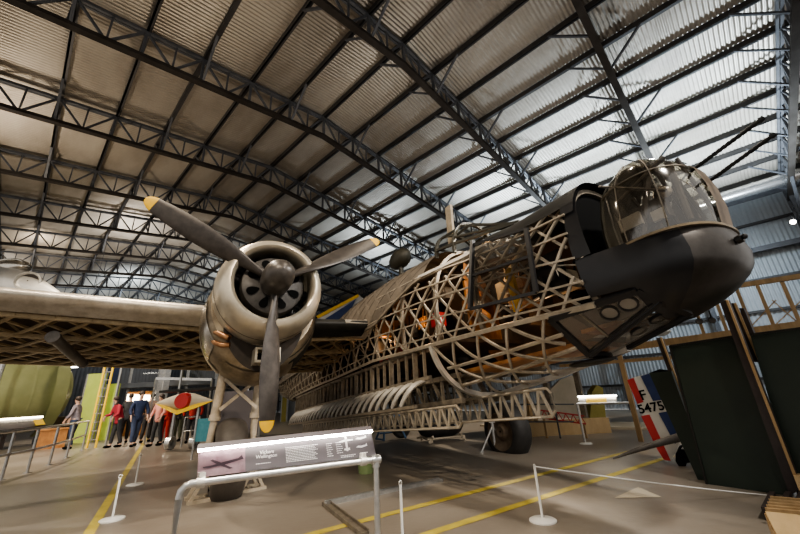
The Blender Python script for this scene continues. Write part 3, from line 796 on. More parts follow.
# dark pipe slanting down under the outer wing
p0_, p1_ = at(53, 337, 5.2), at(82, 363, 6.2)
Lm = plane.matrix_world.inverted()
b = MB(); q0, q1 = Lm @ p0_ - V((0, 0, ZB)), Lm @ p1_ - V((0, 0, ZB)); b.tube(q0, q1, .075, n=14); b.tube(q0+(q1-q0)*-.02, q0+(q1-q0)*.05, .09, n=14); b.tube(q1, q1+(q1-q0)*.06, .085, .07, n=14); A(b, 'jettison_pipe', 'gear')
# ---- undercarriage
def wheel(c, lean_m):
    c = V(c); b = MB(); R, hwid = .56, .215
    prof = []
    for i in range(17):
        t = PI*i/16; prof.append((-hwid*math.cos(t)*(1 if True else 1), R-.20+.20*math.sin(t)**.75))
    b.lathe(prof, c, V((0, 1, 0)), 36); w = A(b, 'main_wheel', lean_m)
    b = MB(); b.lathe([(-hwid*.9, .02), (-hwid*.95, .10), (-hwid*.7, .18), (-hwid*.8, .30), (-hwid*.9, .37), (-hwid*.4, .37)], c, V((0, 1, 0)), 28); b.lathe([(hwid*.9, .02), (hwid*.95, .10), (hwid*.7, .18), (hwid*.8, .30), (hwid*.9, .37), (hwid*.4, .37)], c, V((0, 1, 0)), 28); A(b, 'wheel_hub', 'hub', w)
WS = V((-1.82, -.24, FLN+.565)); wheel(WS, 'oldtyre')
for sd in (-1, 1):
    b = MB(); t0 = V((-1.75, -.17+sd*.26, -1.0)); t1 = WS+V((0, sd*.29, .0)); b.tube(t0, t0+(t1-t0)*.55, .065, n=12); b.tube(t0+(t1-t0)*.53, t1, .05, n=12); b.tube(t0+(t1-t0)*.5, t0+(t1-t0)*.56, .078, n=12)
    A(b, 'undercarriage_leg', 'legwhite')
for sd in (-1, 1):
    b = MB(); b.bar((-1.72+.03*sd, -.17-sd*.24, -1.12), (-1.66+.03*sd, -.19+sd*.25, -1.55), .05, .045); A(b, 'cross_brace', 'legwhite', smooth=30)
b = MB(); b.tube(WS+V((0, -.32, 0)), WS+V((0, .32, 0)), .04, n=10); A(b, 'wheel_axle', 'legwhite', smooth=30)
WP = V((-1.62, 5.0, FLN+.50)); wheel(WP, 'tyre')
for sd in (-1, 1):
    b = MB(); t0 = V((-1.9, 5.9+sd*.1, -.9)); t1 = WP+V((-.05*sd, .30, 0)); b.tube(t0, t1, .05, n=10); A(b, 'undercarriage_leg', 'gear')

#@@REST@@
# ================================================================== AROUND THE BOMBER
UPZ = V((0, 0, 1))
# ---- stands and trolleys under the bomber
def tri_stand(loc, rz, s, label):
    t = thing('wheel_chock_stand', label, 'stand', loc, rz, 'stands under the tyres')
    b = MB(); b.box((0, 0, .02), (.42*s, .10*s, .04)); b.box((0, .3*s, .02), (.42*s, .10*s, .04)); b.box((0, .15*s, .02), (.06, .3*s, .04)); b.build('base', 'legwhite', t, smooth=0)
    for y in (0, .3*s):
        for sx in (-1, 1):
            b = MB(); b.bar((sx*.17*s, y, .03), (0, y, .34*s), .045, .04); b.build('leg', 'legwhite', t, smooth=0)
    b = MB(); b.box((0, .15*s, .35*s), (.10, .36*s, .04)); b.build('cradle', 'legwhite', t, smooth=0)
    return t
yw = math.atan2(AY.y, AY.x)
tri_stand(fl(203, 502), yw+.1, .9, 'cream triangular stand left of the dusty tyre under the engine')
tri_stand(fl(252, 491), yw+.2, .9, 'cream triangular stand right of the dusty tyre under the engine')
t = thing('axle_jack', 'grey steel jack in front of the black tyre under the fuselage', 'jack', fl(496, 451), .5)
b = MB(); b.tube((0, 0, .0), (0, 0, .55), .045, n=10); b.build('column', 'galv', t)
for k in range(3):
    b = MB(); q = 2*PI*k/3; b.tube((.32*math.cos(q), .32*math.sin(q), .02), (.03*math.cos(q), .03*math.sin(q), .45), .022, n=8); b.box((.32*math.cos(q), .32*math.sin(q), .012), (.08, .08, .024)); b.build('leg', 'galv', t)
b = MB(); b.box((0, 0, .57), (.14, .14, .05)); b.build('head', 'galv', t, smooth=0)
# bomb on a cradle
p = fl(441, 441); t = thing('bomb', 'fat black bomb casing lying on a low white cradle beneath the bomb doors', 'bomb', p, yw-.1)
b = MB(); b.lathe([(-.66, .02), (-.64, .12), (-.55, .24), (-.38, .31), (-.1, .33), (.3, .33), (.52, .28), (.64, .16), (.67, .02)], (0, 0, .42), V((1, 0, 0)), 28); b.build('casing', 'tyre', t)
b = MB(); b.lathe([(0, .001), (.01, .07), (.03, .07), (.04, .001)], (.3, -.335, .42), V((0, -1, 0)), 16); b.build('filler_cap', 'galv', t)
t2 = thing('bomb_cradle', 'low white tubular cradle carrying the black bomb casing', 'cradle', p, yw-.1)
for x in (-.42, .42):
    b = MB(); b.path([(x, -.36, .16), (x, -.26, .12), (x, 0, .085), (x, .26, .12), (x, .36, .16)], .03, n=8); b.tube((x, -.3, .13), (x, -.3, .02), .025); b.tube((x, .3, .13), (x, .3, .02), .025); b.build('saddle', 'legwhite', t2)
b = MB(); b.tube((-.55, -.3, .10), (.55, -.3, .10), .025); b.build('side_tube', 'legwhite', t2)
b = MB(); b.tube((-.55, .3, .10), (.55, .3, .10), .025); b.build('side_tube', 'legwhite', t2)
for x in (-.5, .5):
    b = MB(); b.ell((x, -.34, .05), (.05, .03, .05)); b.build('foot', 'legwhite', t2)
# blue trolley with small wheel
p = fl(391, 440); t = thing('tail_trolley', 'blue trestle trolley with a black wheel between the bomb and the tail', 'trolley', p, yw)
for x in (-.35, .35):
    b = MB(); b.tube((x, -.25, .03), (x*.5, 0, .62), .03); b.tube((x, .25, .03), (x*.5, 0, .62), .03); b.tube((x, -.25, .05), (x, .25, .05), .025); b.build('trestle_leg', 'bluesteel', t)
b = MB(); b.tube((-.4, 0, .62), (.4, 0, .62), .035); b.tube((-.35, 0, .2), (.35, 0, .2), .025); b.build('cross_bar', 'bluesteel', t)
b = MB(); b.lathe([(-.09, .16), (-.10, .24), (-.05, .29), (.05, .29), (.10, .24), (.09, .16), (.06, .02)], (.28, -.12, .32), V((0, 1, 0)), 24); b.build('wheel', 'tyre', t)
# bucket
t = thing('bucket', 'pale green bucket standing on the floor behind the information sign', 'bucket', fl(366, 473))
b = MB(); b.lathe([(0, .12), (.02, .125), (.28, .15), (.30, .158), (.30, .14), (.04, .118), (.04, .001)], (0, 0, 0), UPZ, 24); b.build('pail', 'bucket', t)
b = MB(); b.path([(.15*math.cos(q), .02, .28+.06*math.sin(q)*-1) for q in [PI*i/12 for i in range(13)]], .006, n=6); b.build('handle', 'galv', t)

# ---- information sign on a tube rail
D1 = 2.1
L0, R0 = at(183, 485, D1), at(376, 459.5, D1)
zt = L0.z; R0 = fl(376, 459.5, zt)
sg = thing('information_sign', 'lit grey information sign with aircraft picture on a galvanised tube rail', 'sign', (L0.x, L0.y, 0))
dR = (R0-L0).normalized(); ext = .0
out = V((dR.y, -dR.x, 0))
if out.dot(CAM-L0) < 0: out = -out
def sgp(b, name, m_, parent=None, **k):
    o = b.build(name, m_, parent or sg, **k)
    if parent is None: o.location = -V(sg.location)
    return o
b = MB(); b.tube(L0+dR*.03, R0-dR*.02, .021, n=16); sgp(b, 'rail', 'galv')
for e, sd in ((L0, 1), (R0, -1)):
    b = MB(); c = e
    if sd == 1:
        b.path([e+dR*.05, e+dR*.015-UPZ*.006, e-dR*.006-UPZ*.03, e-dR*.012-UPZ*.07, V((e.x, e.y, 0))-dR*.012], .021, n=14)
    else: b.tube(e+UPZ*.02, V((e.x, e.y, 0)), .021, n=16)
    b.tube((e.x-dR.x*.012*sd, e.y-dR.y*.012*sd, 0), (e.x-dR.x*.012*sd, e.y-dR.y*.012*sd, .012), .06, n=18)
    po = sgp(b, 'post', 'galv')
for s_ in (.075, .92):
    b = MB(); c = L0+(R0-L0)*s_; b.tube(c-dR*.022, c+dR*.022, .03, n=16); b.box(c+UPZ*.028-out*.012, (.035, .035, .05)); sgp(b, 'clamp', 'ribpale')
b = MB(); b.tube(R0-dR*.035, R0+dR*.03, .03, n=16); b.tube(R0-UPZ*.05, R0+UPZ*.03, .028, n=16); sgp(b, 'corner_joint', 'galv')
# panel
P00 = L0+dR*.055+UPZ*.035-out*.03
TLp = fl(199, 446, zt+.20); TRp = fl(370.5, 427.5, zt+.20)
BLp = fl(197, 477.5, zt+.02); BRp = fl(376, 456, zt+.02)
_n = (BRp-BLp).cross(TLp-BLp); TRp = hit(370.5, 427.5, BLp, _n)
pu = ((TRp-TLp)+(BRp-BLp)).normalized(); pv = (TLp-BLp); pv = (pv-pu*pv.dot(pu)).normalized(); pn = pu.cross(pv).normalized()
if pn.dot(CAM-TLp) < 0: pn = -pn
PW = (BRp-BLp).length; PH = (TLp-BLp).length
def pp(u, v, h=0): # fractions over the panel
    lo = BLp*(1-u)+BRp*u; hi = TLp*(1-u)+TRp*u
    return lo*(1-v)+hi*v+pn*h
b = MB(); q = [pp(0, 0), pp(1, 0), pp(1, 1), pp(0, 1)]; b.prism(q, -pn*.018); pan = sgp(b, 'panel', 'boardgrey', smooth=0)
def pq(name, m_, u0, u1, v0, v1, h, parent=pan):
    b = MB(); b.add([pp(u0, v0, h), pp(u1, v0, h), pp(u1, v1, h), pp(u0, v1, h)], [(0, 1, 2, 3)]); o = b.build(name, m_, parent, smooth=0); return o
pq('picture', 'photo', .0, .235, .0, .86, .003)
b = MB()   # aircraft in the picture
def pl(u, v): return pp(u*.235, v*.80, .006)
b.add([pl(.10, .40), pl(.30, .43), pl(.55, .52), pl(.85, .60), pl(.93, .72), pl(.95, .60), pl(.97, .55), pl(.80, .48), pl(.5, .38), pl(.25, .33), pl(.12, .34)], [tuple(range(11))])
b.add([pl(.25, .62), pl(.30, .66), pl(.50, .48), pl(.42, .42)], [(0, 1, 2, 3)]); b.add([pl(.42, .42), pl(.52, .44), pl(.74, .22), pl(.66, .20)], [(0, 1, 2, 3)])
b.build('pictured_aircraft', 'photodark', pan, smooth=0, recalc=False)
# white aircraft outlines at the right
b = MB()
def pr_(u, v): return pp(u, v, .004)
cx_, cy_ = .822, .62
b.add([pr_(cx_-.045, cy_+.02), pr_(cx_-.008, cy_+.07), pr_(cx_+.045, cy_+.06), pr_(cx_+.045, cy_+.02), pr_(cx_+.008, cy_-.0), pr_(cx_-.045, cy_-.02)], [tuple(range(6))])
b.add([pr_(cx_-.007, cy_+.2), pr_(cx_+.007, cy_+.2), pr_(cx_+.006, cy_-.33), pr_(cx_-.006, cy_-.33)], [(0, 1, 2, 3)]); b.add([pr_(cx_-.018, cy_-.24), pr_(cx_+.018, cy_-.22), pr_(cx_+.018, cy_-.30), pr_(cx_-.018, cy_-.30)], [(0, 1, 2, 3)])
b.build('plan_view_outline', 'ink', pan, smooth=0, recalc=False)
for (u, v, s_) in ((.918, .66, 1), (.915, .38, 1)):
    b = MB(); b.add([pr_(u-.035, v), pr_(u-.02, v+.05), pr_(u, v+.04), pr_(u+.03, v+.06), pr_(u+.036, v+.12), pr_(u+.04, v+.02), pr_(u, v-.03)], [tuple(range(7))]); b.build('side_view_outline', 'ink', pan, smooth=0, recalc=False)
b = MB()
def lines(u0, u1, vs, ragged):
    for i, v in enumerate(vs):
        e = u1-(ragged*((i*37) % 10)/10); x = u0; k = 0
        while x < e-.002:
            w_ = .006+.009*(((i*7+k*5) % 6)/6); x2 = min(x+w_, e); b.add([pr_(x, v), pr_(x2, v), pr_(x2, v+.022), pr_(x, v+.022)], [(0, 1, 2, 3)]); x = x2+.0025; k += 1
lines(.455, .645, [.62-.052*i for i in range(10)], .03); lines(.695, .735, [.60-.07*i for i in range(7)], .015); lines(.755, .80, [.60-.07*i for i in range(6)], .015)
lines(.775, .87, [.14, .09], .02); lines(.90, .95, [.16, .10], .02); lines(.29, .37, [.20], 0)
b.build('small_print_text', 'ink', pan, smooth=0, recalc=False)
def text(body, name, c, u, v, size, m_, parent, ext=0.0, bold=0.0, align='CENTER'):
    cu = bpy.data.curves.new(name, 'FONT'); cu.body = body; cu.size = size; cu.align_x = align; cu.align_y = 'CENTER'; cu.offset = bold; cu.extrude = ext; cu.space_line = .85
    cu.materials.append(M[m_]); o = bpy.data.objects.new(name, cu); C.objects.link(o)
    u = V(u).normalized(); n = u.cross(V(v)).normalized(); v = n.cross(u)
    mm = Matrix.Identity(4)
    for i in range(3): mm[i][0] = u[i]; mm[i][1] = v[i]; mm[i][2] = n[i]; mm[i][3] = c[i]
    dg = bpy.context.evaluated_depsgraph_get(); dg.update(); me = bpy.data.meshes.new_from_object(o.evaluated_get(dg)); bpy.data.objects.remove(o)
    o = bpy.data.objects.new(name, me); C.objects.link(o)
    o.parent = parent; o.matrix_local = mm; return o
text('Vickers\nWellington', 'lettering', pp(.35, .50, .004), pu, pv, .030, 'ink', pan, 0, .0004)
b = MB(); b.prism([pp(-.005, .98, .06), pp(1.0, .98, .06), pp(1.0, 1.03, .0), pp(-.005, 1.03, .0)], pv*.006); sgp(b, 'lamp_hood', 'boardgrey', smooth=0)
b = MB(); b.prism([pp(0, .89, .045), pp(.995, .89, .045), pp(.995, .99, .055), pp(0, .99, .055)], pn*.006); sgp(b, 'lamp_strip', 'signglow', smooth=0)

# ---- L of steel channel on the floor
A_, B_, C_ = fl(326, 505), fl(441, 481), fl(364, 535)
t = thing('steel_channel', 'low L shaped steel channel lying on the floor right of the sign post', 'channel', A_)
for p_, q_, o_ in ((A_, B_, 1), (A_, C_, -1)):
    d = (q_-p_).normalized(); sidev = V((-d.y, d.x, 0))*o_; b = MB()
    b.bar(p_+UPZ*.008, q_+UPZ*.008, .10, .016); b.bar(p_+sidev*.045+UPZ*.02, q_+sidev*.045+UPZ*.02, .012, .04); b.bar(p_-sidev*.045+UPZ*.02, q_-sidev*.045+UPZ*.02, .012, .04)
    o = b.build('channel_bar', 'galv' if o_ == 1 else 'alloydark', t, smooth=0); o.location = -V(A_)

# ---- yellow floor lines and a pale flat triangle
def strip(p_, q_, w_, name='trim_line'):
    d = (q_-p_).normalized(); s_ = V((-d.y, d.x, 0))*w_/2; b = MB(); b.add([p_+s_, p_-s_, q_-s_, q_+s_], [(0, 1, 2, 3)]); o = b.build(name, 'yellow', smooth=0); o.location.z = .004; return struct(o)
strip(fl(82, 545), fl(154, 426), .10); strip(fl(290, 540), fl(662, 443), .11); strip(fl(410, 540), fl(672, 456), .11)
b = MB(); b.add([fl(614, 498, .004), fl(662, 497, .004), fl(638, 487, .004)], [(0, 1, 2)]); struct(b.build('trim_triangle', 'beige', smooth=0))

# ---- low white stanchions and the wire
def stanchion(loc, h, label):
    t = thing('barrier_stanchion', label, 'stanchion', loc, 0, 'low white stanchions')
    b = MB(); b.lathe([(0, .001), (0, .125), (.012, .125), (.02, .11), (.028, .03), (.03, .014), (.03, .001)], (0, 0, 0), UPZ, 28); b.build('base', 'white', t)
    b = MB(); b.tube((0, 0, .02), (0, 0, h), .012, n=10); b.build('pole', 'white', t)
    b = MB(); b.path([(.018*math.cos(q), .0, h+.012+.018*math.sin(q)) for q in [2*PI*i/12 for i in range(12)]], .005, n=6, closed=True); b.build('eyelet', 'white', t)
    return t
s1 = fl(543, 521)
stanchion(s1, .45, 'low white stanchion on the dark floor right of the two yellow lines')
stanchion(fl(112, 520), .43, 'white stanchion beside the yellow line, nearest the camera of the pair left of the sign')
stanchion(fl(135, 485), .43, 'white stanchion beside the yellow line, farther of the pair left of the sign')
stanchion(fl(586, 444), .45, 'small far white stanchion standing in front of the small lit yellow sign')
stanchion(fl(403, 546), .45, 'white pole in the foreground just right of the sign rail, its base out of view')
b = MB(); e0, e1 = s1+UPZ*.46, at(860, 503, 3.9); b.path([e0+(e1-e0)*(i/16)-UPZ*.03*math.sin(PI*i/16) for i in range(17)], .006, n=6)
tag(b.build('barrier_rope', 'white'), 'thin white barrier rope running right from the low stanchion past the green panels', 'rope')

# ---- dark green panels on edge, brown posts
G0, G1 = fl(707, 484), fl(790, 496); gd = (G1-G0).normalized(); gn = V((gd.y, -gd.x, 0))
if gn.dot(CAM-G0) < 0: gn = -gn
def gp(px, py, back=0): return hit(px, py, G0-gn*back, gn)
def slab(name, pts, th, m_, label, cat, group=None, edge=None):
    zb = min(p.z for p in pts); root = thing(name, label, cat, (pts[0].x, pts[0].y, 0), 0, group)
    b = MB(); b.prism(pts, -gn*th); rel(b.build('face_board', m_, root, smooth=0), root)
    if edge:
        b = MB()
        for i in edge: b.bar(pts[i]+gn*.006, pts[(i+1) % len(pts)]+gn*.006, .022, .02, up=gn)
        rel(b.build('edge_strip', 'timber' if name == 'steel_post' else 'topdark', root, smooth=0), root)
    return root
def down(p, z=0.0): return V((p.x, p.y, z))
slab('spare_wing', [gp(670, 346), gp(736, 336), gp(792, 496), gp(707, 484)], .06, 'green', 'large dark green panel standing on edge left of the tall brown post', 'wing', 'dark green wings on edge', (0, 3))
slab('spare_wing', [gp(649, 373, .16), gp(671, 371, .16), gp(712, 483, .16), gp(698, 480, .16)], .05, 'green', 'narrow dark green panel edge beside the striped rudder', 'wing', 'dark green wings on edge')
slab('spare_wing', [gp(750, 334.5, -.02), gp(850, 322, -.02), gp(905, 512, -.02), gp(798, 497, -.02)], .06, 'green', 'dark green panel filling the right edge, right of the tall brown post', 'wing', 'dark green wings on edge', (0,))
slab('steel_post', [gp(719.5, 301, -.12), gp(727, 300, -.12), gp(800, 488, -.12), gp(790, 496, -.12)], .10, 'beam', 'tall dark brown post leaning between the two large green panels', 'post', 'dark brown posts', (1,))
slab('steel_post', [gp(729.5, 303.5, .12), gp(735, 303, .12), gp(760, 362, .12), gp(754, 362, .12)], .06, 'beam', 'middle one of the brown post tops above the green panel', 'post', 'dark brown posts', (1,))
slab('steel_post', [gp(739, 308, .14), gp(743.5, 308, .14), gp(766, 362, .14), gp(761, 362, .14)], .06, 'beam', 'shortest brown post top, right of the other two', 'post', 'dark brown posts')
slab('steel_post', [gp(656, 338, .26), gp(661, 337.5, .26), gp(690, 415, .26), gp(684, 415, .26)], .06, 'beam', 'brown post with a light edge at the left end of the green panels', 'post', 'dark brown posts', (1,))
# ply box and slatted grille at the corner
z_ = .16; q = [fl(764, 513, z_), fl(830, 520, z_), fl(850, 580, z_), fl(780, 545, z_)]
t = thing('plywood_box', 'light plywood box on the floor in the bottom right corner', 'box', down(q[0])); b = MB(); b.prism(q, V((0, 0, -z_))); rel(b.build('carcass', 'timber', t, smooth=0), t)
b = MB(); b.prism([p+UPZ*.001+(sum(q, V())/4-p)*.06 for p in q], V((0, 0, .02))); rel(b.build('lid', 'paleply', t, smooth=0), t)
t = thing('slatted_grille', 'brown slatted timber grille between the plywood box and the green panels', 'grille', down(fl(772, 505)))
for i in range(5):
    b = MB(); b.bar(fl(766+1.2*i, 511-3*i, .1), fl(830+1.2*i, 517-3*i, .1), .03, .05); rel(b.build('slat', 'timber', t, smooth=0), t)
b = MB()
for x in (770, 786, 800): b.bar(fl(x-4, 514, .05), fl(x+4, 497, .05), .04, .10)
rel(b.build('bearer', 'beam', t, smooth=0), t)
b = MB(); b.box(fl(806, 487, .12), (.16, .12, .22)); tag(b.build('timber_block', 'paleply', smooth=0), 'pale timber block at the foot of the tall brown post', 'block')

# ---- striped rudder
R0_ = fl(668, 464); rn = V((CAM.x-R0_.x, CAM.y-R0_.y, 0)).normalized()
def rp_(px, py, f=0): return hit(px, py, R0_+rn*f, rn)
rd = thing('biplane_tail', 'red white and blue striped biplane rudder with black number beside the green panels', 'aircraft tail', (R0_.x, R0_.y, 0))
def rpoly(name, m_, pts, f, th=.004, parent=rd):
    b = MB(); b.prism([rp_(x, y, f) for x, y in pts], -rn*th); o = b.build(name, m_, parent, smooth=0); 
    if parent is rd: o.location = -V(rd.location)
    return o
rud = rpoly('rudder', 'rudwhite', [(627, 380), (633, 377.5), (649, 373.5), (656, 379), (668, 405), (681, 438), (676, 452), (671, 461), (664, 460), (657, 449)], 0, .05)
rpoly('red_stripe', 'red', [(627, 380), (633.5, 377.7), (643.5, 402), (637.5, 404)], .006, parent=rud)
rpoly('red_stripe', 'red', [(641, 416), (649.5, 414.5), (671, 461), (664, 460), (657, 449)], .006, parent=rud)
rpoly('blue_stripe', 'blue', [(640.5, 376), (648.8, 373.6), (655, 379), (664, 399.5), (653, 401)], .006, parent=rud)
rpoly('blue_stripe', 'blue', [(658.5, 413), (669.5, 411), (681, 438), (675, 444)], .006, parent=rud)
ru = (rp_(666, 401.5)-rp_(637, 406.5)); rv = UPZ
text('5475', 'number', rp_(651, 407.8, .012), ru, rp_(640, 395)-rp_(646, 409), .185, 'black', rud, 0, .004)
text('F', 'letter', rp_(643, 395.5, .012), ru, rp_(640, 395)-rp_(646, 409), .21, 'black', rud, 0, .003)
rpoly('tail_fuselage', 'black', [(649, 373), (660, 369), (674, 371), (700, 440), (690, 462), (681, 440), (668, 405)], -.06, .08)
b = MB(); p0, p1 = rp_(613, 458.5, .35), rp_(686, 435.5, .2); d = p1-p0; rings = []
for i in range(13):
    u = i/12; w_ = .012+.055*u**.8; c = p0+d*u+UPZ*(.015*math.sin(PI*u)); rings.append([c+UPZ*(w_*math.sin(q))+rn*(w_*.7*math.cos(q)) for q in [2*PI*j/10 for j in range(10)]])
b.loft(rings); o = b.build('tail_skid', 'gear', rd); o.location = -V(rd.location)
b = MB(); c = rp_(684, 458, .1); rings = []
b.prism([rp_(x, y, .12) for x, y in ((676, 455), (680, 447), (687, 444), (694, 452), (696, 462), (687, 463), (684, 471), (680, 468), (676, 462))], -rn*.12); o = b.build('skid_shoe', 'black', rd, smooth=0); o.location = -V(rd.location)
rpoly('white_flash', 'white', [(681, 449), (685, 444), (687, 449)], .13)

# ---- timber framework by the side wall
def wx(px, py, x=9.6): return onx(px, py, x)
fr = thing('timber_framework', 'golden timber framework of posts, beams and thin braces in front of the corrugated wall', 'framework', down(wx(720, 340)))
def frb(name, p_, q_, w_, h_, m_='timber'):
    b = MB(); b.bar(p_, q_, w_, h_); rel(b.build(name, m_, fr, smooth=0), fr)
lowb0, lowb1 = wx(600, 351), wx(815, 323); upb0, upb1 = wx(690, 293), wx(815, 274)
frb('beam', lowb0, lowb1, .10, .14); frb('beam', upb0, upb1, .07, .09); frb('beam', wx(560, 366), wx(690, 356), .07, .07)
for px, y0, y1 in ((757, 285, 332), (782, 282, 328), (736, 287, 336), (712, 290, 339), (690, 293, 341)):
    p_ = wx(px, y0); q_ = V((p_.x, p_.y, wx(px+8, y1).z)); frb('upright', q_, p_, .055, .055)
for px, y0 in ((618, 349), (797, 325)):
    p_ = wx(px, y0); frb('post', V((p_.x, p_.y, 0)), p_, .09, .09)
for (x0, y0, x1, y1) in ((773, 327, 803, 299), (745, 333, 776, 300), (797, 322, 772, 300)): frb('brace', wx(x0, y0), wx(x1, y1), .018, .018)

def spot_fixture(p_, aim, label, m_='black', lit='glowwarm', s_=1.0):
    t = thing('floodlight', label, 'light', p_, 0, 'lamps on the side wall side'); d = (V(aim)-V(p_)).normalized()
    b = MB(); b.lathe([(-.14*s_, .03*s_), (-.13*s_, .07*s_), (.05*s_, .09*s_), (.08*s_, .10*s_)], (0, 0, 0), d, 16, caps=True); b.build('housing', m_, t)
    b = MB(); b.lathe([(.082*s_, .001), (.083*s_, .09*s_)], (0, 0, 0), d, 16); b.build('lens', lit, t)
    b = MB(); b.tube(-d*.1*s_, -d*.1*s_+V((0, 0, .3*s_)), .015*s_); b.build('bracket', m_, t)
spot_fixture(onx(793, 222, 19.6), CAM, 'bright floodlight fixed high on the side wall column', 'steel', 'glow', 1.0)
spot_fixture(wx(699, 321, 9.4), CAM+V((0, 0, -2)), 'left one of two small black lamps clamped to the timber framework', 'black', 'gear', .6)
spot_fixture(wx(712, 320, 9.4), CAM+V((0, 0, -2)), 'right one of two small black lamps clamped to the timber framework', 'black', 'gear', .6)

# ---- exhibits behind the nose
nrm = V((CF.x, CF.y, 0)).normalized()
def vp(px, py, D):                         # point on an upright plane facing the camera whose centre depth is D
    return hit(px, py, CAM+V((CF.x, CF.y, 0))*D/ (CF.x**2+CF.y**2)**.5, nrm)
def board(name, pts, D, th, m_, label, cat, group=None):
    P_ = [vp(x, y, D) for x, y in pts]; root = thing(name, label, cat, (P_[0].x, P_[0].y, 0), 0, group)
    b = MB(); b.prism(P_, nrm*th); rel(b.build('sheet', m_, root, smooth=0), root); return root
bd = board('wing_section', [(528, 414), (540, 400), (560, 380), (572, 375.5), (580, 383), (586, 400), (587, 419), (550, 417)], 11.2, .12, 'beige', 'beige fabric covered wing section standing on end behind the nose', 'wing section')
b = MB(); 
for x in (535, 582): b.bar(vp(x, 415, 11.3), down(vp(x, 415, 11.3)), .1, .1)
rel(b.build('support', 'timber', bd, smooth=0), bd)
for i, (x, y0) in enumerate(((525, 388), (546, 383), (574, 364))):
    p_ = vp(x, y0, 10.6); q_ = down(p_); b = MB(); b.bar(q_, p_, .13, .16); o = ctr(b.build('timber_post', 'timber' if i == 0 else 'alloydark', smooth=0))
    tag(o, ['pale timber post left of the beige wing section', 'brown post in front of the left half of the beige wing section', 'tall brown post in front of the right edge of the beige wing section'][i], 'post', 'posts by the wing section')
p_, q_ = vp(541, 414, 9.8), vp(585, 420, 9.4); t = thing('red_girder', 'red lattice girder lying across the timber beam behind the nose', 'girder', down(p_))
b = MB(); d = q_-p_
for o_ in (V((0, 0, .09)), V((0, 0, -.09))): b.bar(p_+o_, q_+o_, .03, .03)
for i in range(12): b.bar(p_+d*(i/12)+V((0, 0, .09*(1 if i % 2 else -1))), p_+d*((i+1)/12)+V((0, 0, .09*(-1 if i % 2 else 1))), .02, .02)
rel(b.build('lattice', 'red', t, smooth=0), t)
b = MB()
for u in (.05, .95): b.bar(p_+d*u-V((0, 0, .1)), down(p_+d*u), .05, .05)
rel(b.build('trestle', 'timber', t, smooth=0), t)
P_ = vp(522, 423, 10.3); Q_ = vp(607, 422, 10.3)
b = MB(); b.bar(down(P_, .18), down(Q_, .18), .25, .36); tag(ctr(b.build('timber_beam', 'paleply', smooth=0)), 'long pale timber beam on the floor below the beige wing section', 'beam')
P_ = fl(480, 426.5); Q_ = fl(690, 431); b = MB(); dd = (Q_-P_).normalized(); sd = V((-dd.y, dd.x, 0)); sd = sd if sd.dot(CF) > 0 else -sd
b.prism([P_, Q_, Q_+sd*1.6, P_+sd*1.6], V((0, 0, .06))); tag(ctr(b.build('lit_floor_slab', 'beige', smooth=0)), 'low pale slab in place of the lit floor strip behind the nose', 'slab')  # pale colour carries the light falling on this strip of floor
yb = board('draped_frame', [(590, 418), (592, 392), (597, 385), (603, 388), (606, 418)], 11.5, .3, 'drape', 'small yellow draped frame behind the lit yellow sign', 'frame')
# far lit sign with rail
p0, p1 = vp(576, 404, 8.9), vp(632, 402.5, 8.9)
t = thing('small_sign', 'small lit yellow sign on a tube barrier behind the far stanchion', 'sign', down(p0))
b = MB(); b.prism([vp(578, 403.5, 8.9), vp(617, 402.5, 8.9), vp(616, 397, 9.0), vp(579, 397.5, 9.0)], nrm*.03); rel(b.build('panel', 'ribpale', t, smooth=0), t)
b = MB(); b.prism([vp(586, 403.2, 8.88), vp(607, 402.7, 8.88), vp(606.5, 397.5, 8.98), vp(586.5, 398, 8.98)], nrm*.01); rel(b.build('yellow_print', 'yprint', t, smooth=0), t)
b = MB(); b.prism([vp(578, 397.4, 8.96), vp(617, 396.4, 8.96), vp(616.5, 394.8, 9.0), vp(578.5, 395.8, 9.0)], nrm*.03); rel(b.build('lamp_strip', 'glow', t, smooth=0), t)
b = MB(); b.tube(p0, p1, .025)
rel(b.build('rail', 'galv', t), t)
for u in (.02, .98):
    b = MB(); q = p0+(p1-p0)*u; b.tube(q, down(q), .025); rel(b.build('post', 'galv', t), t)
t = thing('crowd_barrier', 'thin grey two rail barrier in front of the beige wing section', 'barrier', down(vp(520, 404, 9.6)))
for y in (404.5, 422):
    b = MB(); b.tube(vp(505, y, 9.7), vp(574, y-.3, 9.5), .016); rel(b.build('rail', 'steel', t), t)
for x in (508, 554):
    b = MB(); q = vp(x, 403, 9.6); b.tube(q, down(q), .022); rel(b.build('post', 'steel', t), t)

# ---- left side: green barrel section, railing, sign
rt = [fl(1-30, 481+8), fl(1, 480), fl(27, 473), fl(49, 465), fl(66, 458), fl(82, 450)]
t = thing('guard_rail', 'grey tube guard rail in front of the pale green fuselage section', 'railing', rt[1])
for z in (.88, .45):
    b = MB(); b.path([p+V((0, 0, z)) for p in rt], .028, n=8); rel(b.build('rail', 'galv', t), t)
for p in rt:
    b = MB(); b.tube(p, p+V((0, 0, .9)), .028); b.tube(p, p+V((0, 0, .015)), .07, n=12); rel(b.build('post', 'galv', t), t)
t = thing('barrel_sign', 'long lit sign with a yellow square mounted on the left guard rail', 'sign', down(rt[2]))
sp = [rt[1]+V((-.22, -.6, .93)), rt[2]+V((.12, .3, .93)), rt[2]+V((.02, .42, 1.10)), rt[1]+V((-.32, -.5, 1.10))]
b = MB(); b.prism(sp, V((0, .02, -.02))); rel(b.build('panel', 'boardgrey', t, smooth=0), t)
def sq(u, v): return (sp[0]*(1-u)+sp[1]*u)*(1-v)+(sp[3]*(1-u)+sp[2]*u)*v+V((.012, -.03, .012))
